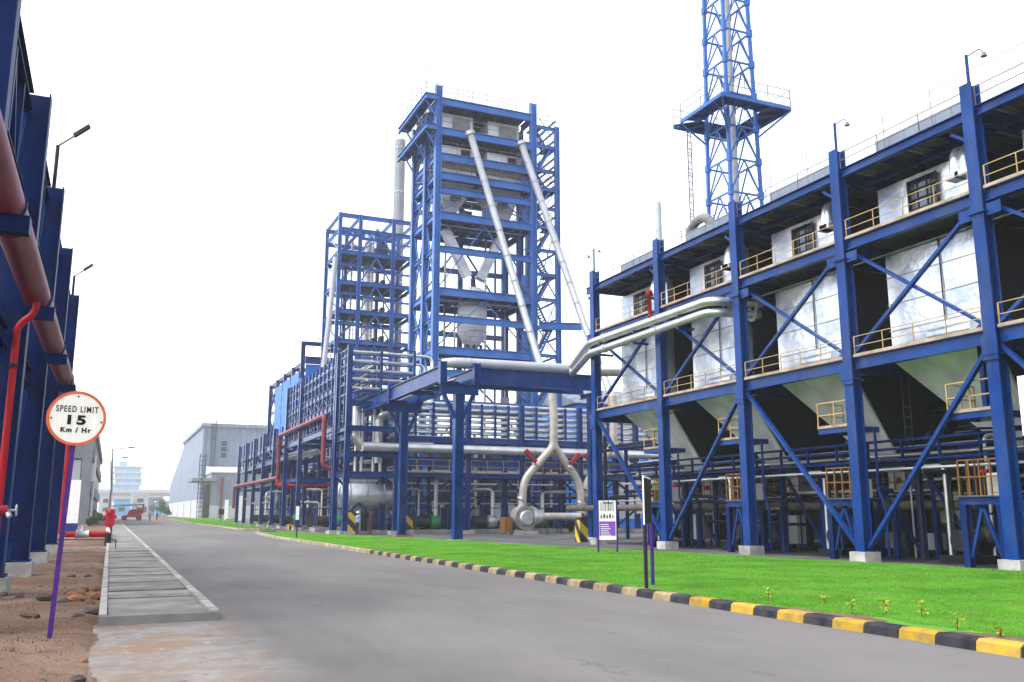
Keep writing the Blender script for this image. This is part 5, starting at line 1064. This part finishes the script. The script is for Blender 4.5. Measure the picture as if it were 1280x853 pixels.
for i, (a, b) in enumerate(zip(CY, CY[1:])):
    if i % 2 == 0: barm(t, 'long_brace', (BX, a - .25, Z3 - .55), (BX, b + .25, .5), .12, .17, BLUE, (1, 0, 0))
    else: barm(t, 'long_brace', (BX, b + .25, Z3 - .55), (BX, a - .25, .5), .12, .17, BLUE, (1, 0, 0))
    # small side platform at hopper height, close to the right column
    z = 4.75; y0, y1 = b - .0 + .3, b + 2.0
    MB().box((BX + .1, y0, z - .2), (BX + 1.4, y1, z)).build('side_platform', BLUE, t); MB().box((BX + .06, y0, z), (BX + .095, y1, z + .1)).build('toe_plate', TANK, t)
    railing(t, [(BX + 1.35, y1, z), (BX + .12, y1, z), (BX + .12, y0, z)], .95, TAN, .75, .02)
    ibm(t, 'hanger', (BX + 1.0, b + 1.3, z), (BX + 1.0, b + 1.3, Z3 - .06), .16, .16, BLUE)
    # valve portal near the right column
    y0, y1 = b + .75, b + 2.05; X = BX + .55; z = 2.05
    for yy in (y0, y1): ibm(t, 'portal_leg', (X, yy, 0), (X, yy, z - .12), .22, .24, NAVY, (1, 0, 0))
    ibm(t, 'portal_beam', (X, y0 - .15, z), (X, y1 + .15, z), .22, .24, BLUE); ym = (y0 + y1) / 2
    barm(t, 'portal_brace', (X, ym, z - .15), (X, y0 + .1, .3), .09, .09, BLUE); barm(t, 'portal_brace', (X, ym, z - .15), (X, y1 - .1, .3), .09, .09, BLUE)
    ibm(t, 'portal_leg', (X + 1.8, y0, 0), (X + 1.8, y0, z - .12), .2, .22, NAVY); ibm(t, 'portal_leg', (X + 1.8, y1, 0), (X + 1.8, y1, z - .12), .2, .22, NAVY)
    MB().box((X - .1, y0 - .2, z + .125), (X + 1.9, y1 + .2, z + .16)).build('floor_plate', GRATE, t)
    railing(t, [(X + 1.9, y1 + .15, z + .16), (X, y1 + .15, z + .16), (X, y0 - .1, z + .16)], 1.1, PROT, .38, .022)
ladder(t, (26.2, 24.15, 3.8), (26.2, 24.15, Z2), (0, .16, 0), DARK, False, .35, .02)
for k in range(10): MB().box((24.3 + k * .95, 10.4, .0), (25.24 + k * .95, 10.5, 14.0)).build('light_block_panel', SHADE, t)  # unseen panels added to keep light out of the undercroft
# cable tray truss and pipes through the whole undercroft
tr = thing('cable_tray', (25.9, 28, 3.9), 'long blue grey tray truss with thin pipes running under the silo hoppers', 'cable tray')
zt = [at(1150, p_, X=25.9).z for p_ in (546, 556, 567)]
zt = [4.25, 3.95, 3.55]
for z in zt: MB().bar((25.9, 12, z), (25.9, 43, z), .1, .09).build('rail', NAVY, tr)
for k in range(19): MB().bar((25.88, 12.9 + k * 1.62, 3.5), (25.88, 12.9 + k * 1.62, 4.3), .1, .07, (0, 1, 0)).build('post', NAVY, tr)
for k in range(5): MB().bar((26.0, CY[k] - .2, 3.5), (33.3, CY[k] - .2, 3.5), .12, .16).build('arm', NAVY, tr)
for k, (x, z, r, m) in enumerate(((25.55, 3.2, .05, STEEL), (26.4, 3.75, .07, PIPE), (26.7, 4.05, .05, STEEL), (27.2, 3.8, .09, DARK))):
    tag(MB().tube([(x, 12, z), (x, 43.2, z)], r, 8).build('thin_pipe', m), ('lowest thin bright pipe hung under the cable tray', 'silver pipe resting behind the cable tray', 'thin steel pipe on top of the cable tray', 'dark pipe along the back of the cable tray')[k], 'pipe')
MB_ = thing('dust_pipe', (28.2, 28, 2), 'long shade-dark silver pipe running low through the bunker undercroft', 'pipe')
MB().tube([(28.2, 11, 1.95), (28.2, 55, 1.95)], .19, 14).build('pipe', mat('shade_dark_pipe', (.16, .14, .12), .55, .3, .3, 2), MB_)  # pipe colour darkened in place of the undercroft shade
for k in range(7): MB().bar((28.2, 13 + k * 6, 0), (28.2, 13 + k * 6, 1.76), .14, .14, (0, 1, 0)).build('support', NAVY, MB_)

ordn = ['leftmost', 'second', 'third', 'fourth', 'rightmost']
for i, (a, b) in enumerate(zip(CY, CY[1:])):
    y0, y1 = ((38.5, 42.95), (32.3, 36.2), (26.0, 30.0), (19.75, 23.9), (13.7, 17.9))[i]
    lab = ('silver sheeted silo at the far left end of the bunker, sky beside it', 'silver sheeted silo fed by the twin pipes, second bunker bay', 'silver sheeted silo in the middle bunker bay', 'broad silver sheeted silo in the bay left of the frame edge', 'silver sheeted silo cut by the right frame edge')[i]
    s = thing('silo', (28.7, (y0 + y1) / 2, Z3), lab, 'silo', 'silos in the bunker frame')
    ym = (y0 + y1) / 2; x0, x1 = 25.45, 32.6
    MB().box((x0, y0, Z3 + .05), (x1, y1, Z2 - .45)).build('casing', SILVER, s)
    MB().box((x0 + .25, y0 + .1, Z2 + .02), (x1, y1 + .35, ZR - .6)).build('top_casing', SILVER, s)
    MB().box((x0 + .5, y0 - .05, Z3 + .1), (x1, y0 - .012, Z2 - .5)).build('side_shade', SHADE, s); MB().box((x0 + .6, y0 + .03, Z2 + .1), (x1, y0 + .085, ZR - .65)).build('side_shade', SHADE, s)  # dark sheets paint the shade onto the silver side faces
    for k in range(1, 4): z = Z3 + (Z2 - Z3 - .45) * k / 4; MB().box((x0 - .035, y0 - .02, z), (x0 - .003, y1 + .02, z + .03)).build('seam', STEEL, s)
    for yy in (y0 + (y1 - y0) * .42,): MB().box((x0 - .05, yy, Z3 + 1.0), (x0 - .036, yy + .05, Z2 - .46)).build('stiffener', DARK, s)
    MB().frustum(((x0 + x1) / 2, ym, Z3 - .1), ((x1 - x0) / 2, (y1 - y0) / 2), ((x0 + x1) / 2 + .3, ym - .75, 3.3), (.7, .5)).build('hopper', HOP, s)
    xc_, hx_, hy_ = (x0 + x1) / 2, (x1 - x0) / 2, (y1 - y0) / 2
    MB().add([(xc_ - hx_ + .12, ym - hy_ - .03, Z3 - .12), (xc_ + hx_, ym - hy_ - .03, Z3 - .12), (xc_ + 1.0, ym - 1.28, 3.32), (xc_ - .34, ym - 1.28, 3.32), (xc_ - hx_ + .12, ym - hy_ - .01, Z3 - .12), (xc_ + hx_, ym - hy_ - .01, Z3 - .12), (xc_ + 1.0, ym - 1.26, 3.32), (xc_ - .34, ym - 1.26, 3.32)], [(0, 1, 2, 3), (7, 6, 5, 4), (0, 4, 5, 1), (1, 5, 6, 2), (2, 6, 7, 3), (3, 7, 4, 0)]).build('hopper_shade', SHADE, s)  # dark plate paints shade onto the hopper's near side
    MB().box(((x0 + x1) / 2 - .3, ym - 1.2, 2.6), ((x0 + x1) / 2 + .9, ym - .3, 3.28)).build('gate', STEEL, s)
    wy0, wy1 = y0 + (y1 - y0) * .42, y0 + (y1 - y0) * .72
    wn = MB().box((x0 + .17, wy0, Z2 + .45), (x0 + .245, wy1, ZR - .85)).build('window', GLASS, s); mb = MB()
    for k in range(4): yy = wy0 + (wy1 - wy0) * k / 3; mb.bar((x0 + .12, yy, Z2 + .4), (x0 + .12, yy, ZR - .8), .05, .05, (0, 1, 0))
    for k in range(5): z = Z2 + .45 + (ZR - Z2 - 1.3) * k / 4; mb.bar((x0 + .1, wy0, z), (x0 + .1, wy1, z), .05, .05)
    mb.build('glazing_bar', DARK, wn)
    MB().box((x0 + .14, wy0 + .3, Z2 + .5), (x0 + .165, wy1 - .3, ZR - 1.0)).build('hatch', SHEDM2, wn)
    for yy, nm in ((y0 - .12, 'elbow_duct'), (y1 + 2.1 if i else y1 - .3, 'elbow_duct')):
        if i == 0 and nm and yy > y1 - .5: continue
        MB().tube(bend([(24.75, yy - .0, Z2 + 1.1), (24.75, yy, Z2 + 1.6), (25.0, yy + .12, Z2 + 2.0), (25.6, yy + .2, ZR - .62)], .3), [.2] * len(bend([(0, 0, 0), (0, 0, 1), (0, 1, 1), (1, 1, 1)], .3)), 12).build(nm, SILVER, s)
        MB().box((24.5, yy - .25, Z2 + .95), (25.0, yy + .25, Z2 + 1.15)).build('duct_flange', STEEL, s)
    MB().tube([(x0 - .15, y0 + .2, Z2 - .55), (x0 - .15, y1 + 2.4, Z2 - .55)], .035, 8).build('spray_pipe', STEEL, s)
    MB().tube([(x0 - .22, y0 + .5, Z3 + .45), (x0 - .22, y0 + 2.2, Z3 + .45)], .25, 14).build('air_drum', SILVER, s)
    for k in range(3): MB().tube([(27 + k * 1.6, y1 + .5, Z3 + .1), (27 + k * 1.6, y1 + .5, Z2)], .12, 8).build('riser_pipe', STEEL if k == 1 else DARK, s)
# dark plant at the back of the undercroft and clutter between
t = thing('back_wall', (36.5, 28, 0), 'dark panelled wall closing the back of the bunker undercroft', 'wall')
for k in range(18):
    MB().box((36.4, 8 + k * 2.6, 0), (36.6, 10.55 + k * 2.6, 7.4)).build('panel', SHADE, t)  # panels coloured near-black to stand in for deep undercroft shade
MB().box((36.62, 8, 3.2), (36.8, 55, 7.4)).build('girt_sheet', SHADE, t)
t = thing('pipe_cluster', (31, 30, 0), 'dark columns and thin pipes crowding the back of the bunker undercroft', 'pipework')
rnd = random.Random(4)
for k in range(26):
    y = 11 + k * 1.7 + rnd.uniform(-.6, .6); x = rnd.uniform(29.5, 35.5); m = (NAVY, DARK, SHADE, NAVY, SHADE, DARK)[k % 6]
    MB().tube([(x, y, 0), (x, y, rnd.uniform(3.2, 6.8))], rnd.uniform(.07, .22), 8).build('pipe', m, t)
for k in range(12): z = 2.4 + k * .33; x = 29.8 + (k % 5) * 1.1; MB().tube([(x, 11, z), (x, 54, z)], .05 + .03 * (k % 4), 8).build('pipe', (STEEL, DARK, NAVY, SHADE)[k % 4], t)
k = 20
for i in range(5):
    a, b = CY[i], CY[i + 1]
    skid(27.0, b + 3.6, 'dark pump skid under the hopper of the %s bunker bay' % ordn[i], 1.1, k + i, grp='pump skids under the silos', shaded=True)
    skid(31.0, b + 2.0, 'pump skid at the back of the %s bunker bay' % ordn[i], 1.25, k + i + 7, grp='pump skids at the bunker back', shaded=True)
    o = thing('control_box', (25.3, b + 2.6, 2.2), 'pale control box on the valve platform of the %s bunker bay' % ordn[i], 'control box', 'control boxes on the valve platforms')
    MB().box((25.0, b + 1.0, 2.22), (25.6, b + 1.5, 2.9)).build('body', WALLP, o); MB().box((24.97, b + 1.06, 2.3), (24.99, b + 1.44, 2.8)).build('door', CONC, o)
    mb = MB().tube(bend([(24.6, b - .55, .2), (24.6, b - .55, 1.9), (24.6, b - .3, 2.4), (24.6, b - .3, 4.6)], .2), .05, 8); tag(mb.build('conduit', WHITE if i == 3 else NAVY), 'thin conduit climbing beside the column right of the %s bunker bay' % ordn[i], 'conduit')
    if i < 4: tag(MB().tube([(26.2, b + 2.4, 3.0), (26.2, b + 2.65, 3.0)], .08, 10).build('red_valve', RED if i % 2 else MAROON), 'small red valve on the thin pipes of the %s bunker bay' % ordn[i], 'valve')
a_ = at(1188, 642, X=31); tag(MB().box((31, a_.y - .7, .9), (31.1, a_.y + .8, 2.5)).build('notice_board', WHITE), 'white notice panel deep under the fourth silo', 'board')
o = tag(MB().bar((25.0, 39.2, 2.9), (26.0, 40.6, 1.6), .3, .3).build('green_duct', GREEN), 'short green slanting duct under the leftmost silo', 'duct')
a_ = at(1276, 510, X=23.4); tag(MB().box((23.4, a_.y - .4, at(1276, 545, X=23.4).z), (23.5, a_.y + .02, at(1276, 470, X=23.4).z)).build('sign_panel', WHITE), 'white panel edge hanging at the right frame edge', 'panel')

o = thing('pipework', (27.5, 28, 0), 'close set posts and thin pipes in the front half of the bunker undercroft', 'pipework')
for k in range(44):
    y = 11.5 + k * .74 + rnd.uniform(-.25, .25); x = rnd.uniform(26.3, 29.2); m = (NAVY, DARK, NAVY, STEEL, NAVY, SHADE, PIPE, DARK)[k % 8]; h = rnd.uniform(1.6, 4.6)
    MB().tube(bend([(x, y, 0), (x, y, h), (x + rnd.uniform(-.9, .9), y + rnd.uniform(-.9, .9), h)], .2), rnd.uniform(.035, .11), 7).build('pipe', m, o)
for k in range(14):
    y0 = rnd.uniform(11, 36); z = rnd.uniform(.5, 3.4); x = rnd.uniform(26.2, 29); MB().tube([(x, y0, z), (x, y0 + rnd.uniform(2, 7), z)], rnd.uniform(.03, .08), 7).build('pipe', (STEEL, NAVY, DARK, PIPE)[k % 4], o)
for k in range(12): y = 12.5 + k * 2.5; ibm(o, 'post', (27.4, y, 0), (27.4, y, 3.6), .2, .2, NAVY); barm(o, 'brace', (27.4, y + .15, .3), (27.4, y + 2.3, 3.3), .1, .1, NAVY); ibm(o, 'beam', (27.4, y + .1, 3.5), (27.4, y + 2.4, 3.5), .16, .2, NAVY)
for k in range(16): y = 12 + k * 1.9; MB().box((28.4, y, .3), (28.9, y + rnd.uniform(.3, .7), rnd.uniform(.9, 1.7))).build('junction_box', (CONCD, DARK, SHADE, WALLP)[k % 4], o)
# coloured odds and ends deep in the undercroft
for i in range(5):
    b = CY[i + 1]
    o = thing('access_platform', (29, b + 3.4, 0), 'small yellow railed access platform at the back of the %s bunker bay' % ordn[i], 'platform', 'access platforms under the silos')
    MB().box((28.6, b + 2.2, 2.3), (30.2, b + 4.6, 2.36)).build('deck', DARK, o)
    for x, y in ((28.65, b + 2.3), (28.65, b + 4.5), (30.1, b + 2.3), (30.1, b + 4.5)): MB().bar((x, y, 0), (x, y, 2.3), .1, .1, (0, 1, 0)).build('leg', NAVY, o)
    railing(o, [(28.65, b + 2.25, 2.36), (28.65, b + 4.55, 2.36)], 1.0, PROT, .6, .022, split=False)
    tag(MB().tube([(27.6, b + 1.6, 2.9), (27.6, b + 1.72, 2.9)], .13, 12).build('hand_wheel', (MAROON, RED, PROT)[i % 3]), 'round valve hand wheel hanging in the middle of the %s bunker bay' % ordn[i], 'valve')
    tag(MB().tube(bend([(26.3, b + 4.2, 0), (26.3, b + 4.2, 3.3), (26.3, b + 5.0, 3.3)], .3), .07, 8).build('thin_pipe', PIPE), 'thin bright pipe bending over in the %s bunker bay' % ordn[i], 'pipe')
# roof things
for i, (px, pt, pb, arm) in enumerate(((743.5, 311, 333, -6), (1046, 153, 187, 12), (1210, 68, 105, 13))):
    y = CY[(0, 3, 4)[i]]; z = at(px, pt, X=BX).z
    o = thing('street_lamp', (BX, y, 15), ('lamp post on the leftmost bunker column', 'lamp post on the bunker column left of the tall railing panels', 'lamp post on the tallest bunker column near the right edge')[i], 'lamp', 'lamp posts on the bunker roof')
    MB().tube([(BX, y, 15.05), (BX, y, z)], .05, 8).build('pole', BLUE, o)
    for sgn in ((-1, 1) if i == 0 else (-1,)):
        MB().tube(bend([(BX, y, z - .05), (BX, y + sgn * .5, z - .02), (BX, y + sgn * .62, z - .22)], .1), .02, 6).build('arm', RAILG, o)
        MB().tube([(BX, y + sgn * .62, z - .2), (BX, y + sgn * .62, z - .34)], [.05, .1], 10).build('lamp_head', RAILG, o)
p0 = at(823.5, 292, X=BX + .3); p1 = at(822, 254, X=BX + .3); tag(MB().tube([(p0.x, p0.y, 14.3), (p1.x, p0.y, p1.z)], .16, 14).build('vent_pipe', CHUTE), 'pale upright vent pipe on the bunker roof by the second column', 'pipe')
e0 = at(866, 288, X=26.5); o = thing('roof_duct', (26.5, e0.y, 14.3), 'silver elbow duct lying on the bunker roof under the lattice pylon', 'duct')
MB().tube(bend([(26.5, e0.y + .3, e0.z - .1), (26.5, e0.y - .2, e0.z + .35), (26.5, e0.y - 1.2, e0.z + .45), (27.2, e0.y - 1.7, 14.4)], .5), .24, 16).build('elbow', CONCD, o)
o = thing('roof_unit', (27.3, 33.5, 14.3), 'pale boxes and handrail at the pylon foot on the roof', 'equipment')
for k in range(4): MB().box((26.6, 31.6 + k * .95, ZR + .03), (27.5, 32.2 + k * .95, ZR + .8 + .25 * (k % 2))).build('box', SHEDM2, o)
tag(MB().box((26.3, 22.2, ZR + .03), (26.9, 22.8, ZR + 1.1)).build('roof_box', SHEDM2), 'small grey box above the parapet of the fourth bay', 'box')

# lattice pylon with platform
PXX, PY_ = 31.0, 39.8
near = at(908, 120, X=31.0); PX0, PY0 = near.x, near.y; sd = 2.15; zp = at(904.5, 112, X=PX0 + sd / 2 - 2.55).z
t = thing('lattice_pylon', (PX0 + sd / 2, PY0 + sd / 2, 0), 'tall blue lattice pylon with a square platform rising behind the bunker', 'pylon')
ZT = 40
corner = [(0, 0), (1, 0), (1, 1), (0, 1)]
def cp(i, z): k = 1.06 - .012 * (z - 14); cx_, cy_ = PX0 + sd / 2, PY0 + sd / 2; a_, b_ = corner[i % 4]; return V((cx_ + (a_ - .5) * sd * k, cy_ + (b_ - .5) * sd * k, z))
zs = list(np.arange(13.5, ZT + .1, 2.05))
for i in range(4): MB().bar(cp(i, 0), cp(i, ZT), .17, .17, (0, 1, 0)).build('leg', BLUE_HAZED, t)
for z0, z1 in zip(zs, zs[1:]):
    for i in range(4):
        m0 = (cp(i, z1) + cp(i + 1, z1)) / 2
        barm(t, 'lattice_brace', cp(i, z0), m0, .07, .07, BLUE_HAZED); barm(t, 'lattice_brace', cp(i + 1, z0), m0, .07, .07, BLUE_HAZED); barm(t, 'strut', cp(i, z0).lerp(cp(i + 1, z0), .1), cp(i, z0).lerp(cp(i + 1, z0), .9), .09, .09, BLUE_HAZED)
        MB().bar(cp(i, z0) + V((0, 0, -.22)), cp(i, z0) + V((0, 0, .22)), .26, .26, (0, 1, 0)).build('gusset', BLUE_HAZED, t)
MB().tube([(PX0 + sd / 2, PY0 + sd / 2, 0), (PX0 + sd / 2, PY0 + sd / 2, ZT + 1)], .25, 16).build('flare_pipe', CHUTE, t)
pc = [at(904.5, 112, Z=zp), at(982.5, 137, Z=zp), None, at(841, 155, Z=zp)]
half = 1.62; cxp, cyp = PX0 + sd / 2, PY0 + sd / 2
pw = [(-1, -1), (1, -1), (1, 1), (-1, 1)]; Hh = 2.42; hi = 1.25
for i in range(4):
    a_, b_ = pw[i], pw[(i + 1) % 4]
    o0, o1 = (cxp + a_[0] * Hh, cyp + a_[1] * Hh), (cxp + b_[0] * Hh, cyp + b_[1] * Hh); n0, n1 = (cxp + a_[0] * hi, cyp + a_[1] * hi), (cxp + b_[0] * hi, cyp + b_[1] * hi)
    if i == 3: o0 = (o0[0] , o0[1] - .8); n0 = (n0[0], n0[1] - .0)
    MB().poly([o0, o1, n1, n0], zp, zp + .06).build('platform_plate', BLUE, t)
    barm(t, 'platform_beam', (*o0, zp - .1), (*o1, zp - .1), .12, .2, BLUE_HAZED)
    for f in (.2, .5, .8): barm(t, 'platform_joist', V((*o0, zp - .08)).lerp(V((*o1, zp - .08)), f), V((*n0, zp - .08)).lerp(V((*n1, zp - .08)), f), .08, .14, BLUE_HAZED)
    barm(t, 'platform_strut', (*o0, zp - .2), cp(i, zp - 1.6), .09, .09, BLUE_HAZED)
    railing(t, [(*o0, zp + .06), (*o1, zp + .06)], 1.0, RAILG, 1.7, .016, split=False)
barm(t, 'bracket', cp(3, 17.6), cp(3, 17.6) + V((-.3, 1.5, .2)), .12, .12, BLUE_HAZED); barm(t, 'bracket', cp(3, 16.2), cp(3, 17.6) + V((-.2, 1.0, .1)), .1, .1, BLUE_HAZED)
ly = cyp + Hh + .3; lx_ = at(863, 215, Y=ly).x
ladder(t, (lx_, ly, 14.3), (lx_, ly, at(857, 165, Y=ly).z), (.2, .1, 0), RAILG, True, .42, .022, (-.25, -.35, 0))
barm(t, 'ladder_arm', (lx_, ly, zp - .1), (cxp - Hh + .2, cyp + Hh - .2, zp - .1), .06, .06, STEEL)

# ------------------------------------------------------------------ boards on the lawn, thin post, workers
p0, p1 = at(749, 691.5, Z=.06), at(767, 691.5, Z=.06); up0 = at(748, 626, Y=p0.y).z
p1 = V((p0.x + .72 * math.cos(R(-20)), p0.y + .72 * math.sin(R(-20)), .0)); dd = (p1 - p0); dd.z = 0; dd.normalize(); nn = V((dd.y, -dd.x, 0))
if nn.dot(-p0) < 0: nn = -nn
t = thing('info_board', (p0.x, p0.y, .05), 'white and purple information board on purple posts beside the first bunker column', 'board')
def slab(mb, s0, s1, z0, z1, d0, d1):
    q = [p0 + dd * s_ + nn * d_ for s_, d_ in ((s0, d1), (s1, d1), (s1, d0), (s0, d0))]; return mb.poly([(v_.x, v_.y) for v_ in q], z0, z1)
zb_ = at(748, 675, Y=p0.y).z
slab(MB(), .0, .72, zb_, up0, -.03, 0).build('panel', WHITE, t)
zm = zb_ + (up0 - zb_) * .47
slab(MB(), .03, .69, zb_ + .16, zm, .001, .006).build('purple_print', LILAC, t)
for k in range(9):
    mcol = (RED, STEEL, CLADBLUE, GREEN, ORANGE, DARK, MAROON, FARBLUE, GREEN)[k]; slab(MB(), .09 + k * .063, .125 + k * .063, zm + .42, zm + .78 + .03 * (k % 3), .001, .005).build('print_strip', mcol, t)
for k in range(5): slab(MB(), .08 + k * .12, .15 + k * .12, zm + .12, zm + .25 + .04 * (k % 2), .001, .005).build('print_mark', (GREEN, BLACK, GREEN, DARK, YLEAF)[k], t)
slab(MB(), .2, .58, up0 - .12, up0 - .07, .001, .005).build('title_print', DARK, t)
for k in range(6): slab(MB(), .08, .4 + .05 * (k % 3), zm - .14 - k * .085, zm - .115 - k * .085, .007, .009).build('text_line', WHITE, t)
for s_ in (-.03, .75): q = p0 + dd * s_; MB().bar((q.x, q.y, 0), (q.x, q.y, up0 + .05), .055, .055, (0, 1, 0)).build('post', PURPLE, t)
p0, p1 = at(806.5, 740, Z=.06), at(815, 733, Z=.06); dd = p1 - p0; L = dd.length; dd.normalize(); nn = V((dd.y, -dd.x, 0))
t = thing('info_board', (p0.x, p0.y, .05), 'dark board seen edge on, standing on two purple posts by the kerb', 'board')
z0, z1 = at(806, 655, Y=p0.y).z, at(806, 597, Y=p0.y).z
mb = MB(); mb.poly([((p0 + dd * a_ + nn * b_).x, (p0 + dd * a_ + nn * b_).y) for a_, b_ in ((0, 0), (L, 0), (L, .03), (0, .03))], z0, z1); mb.build('panel', mat('board_back', (.03, .028, .03), .6), t)
mb = MB(); mb.poly([((p0 + dd * a_ + nn * b_).x, (p0 + dd * a_ + nn * b_).y) for a_, b_ in ((-.02, 0), (-.002, 0), (-.002, .03), (-.02, .03))], z0 - .02, z1 + .02); mb.build('frame', WHITE, t)
mb = MB(); mb.poly([((p0 + dd * a_ + nn * b_).x, (p0 + dd * a_ + nn * b_).y) for a_, b_ in ((0, 0), (L, 0), (L, .03), (0, .03))], z1 + .003, z1 + .04); mb.build('top_rail', WHITE, t)
for s_ in (.03, L - .03): q = p0 + dd * s_ + nn * .025; MB().bar((q.x, q.y, 0), (q.x, q.y, z0 - .003), .06, .06, (0, 1, 0)).build('post', mat('dark_purple', (.04, .012, .06), .5) if s_ < .1 else PURPLE, t)
q = at(370.5, 673, Z=.05); t = thing('marker_post', (q.x, q.y, 0), 'thin dark post with a narrow white plate at the far kerb end', 'post')
MB().bar((q.x, q.y, 0), (q.x, q.y, at(370, 650, Y=q.y).z), .07, .07, (0, 1, 0)).build('post', DARK, t); MB().box((q.x - .1, q.y - .03, at(370, 650, Y=q.y).z), (q.x + .1, q.y + .02, at(370, 633, Y=q.y).z)).build('plate', WHITE, t)
MB().bar((q.x, q.y, at(370, 633, Y=q.y).z), (q.x, q.y, at(370, 612, Y=q.y).z), .03, .03, (0, 1, 0)).build('rod', DARK, t)
w_ = at(445, 667, Y=70); person(w_.x, 69.6, R(120), 'worker in light blue shirt and white helmet standing under the rack', LBLUE, TROUS, WHITE, .06)
w_ = at(464, 667, Y=70.4); person(w_.x, 70.6, R(60), 'worker in brown clothes and red helmet behind the first worker', BROWN, BROWN, RED, .05)
w_ = at(985, 668, X=33); person(33, w_.y, R(90), 'person in red top deep inside the bunker undercroft', RED, LBLUE, None, .1)

# ------------------------------------------------------------------ haze
HB = dict(lo=(-700, -60, -1), hi=(800, 1400, 75))
mb = MB().box(HB['lo'], HB['hi']); hz_ = mb.build('haze', bpy.data.materials.new('haze_air')); m = hz_.data.materials[0]; m.use_nodes = True; n = m.node_tree.nodes; n.clear()
ov = n.new('ShaderNodeOutputMaterial'); pv = n.new('ShaderNodeVolumePrincipled'); pv.inputs['Color'].default_value = (.98, .99, 1, 1); pv.inputs['Density'].default_value = .00045; pv.inputs['Anisotropy'].default_value = .2
m.node_tree.links.new(pv.outputs[0], ov.inputs['Volume']); hz_['kind'] = 'stuff'; hz_['label'] = 'pale haze in the air'
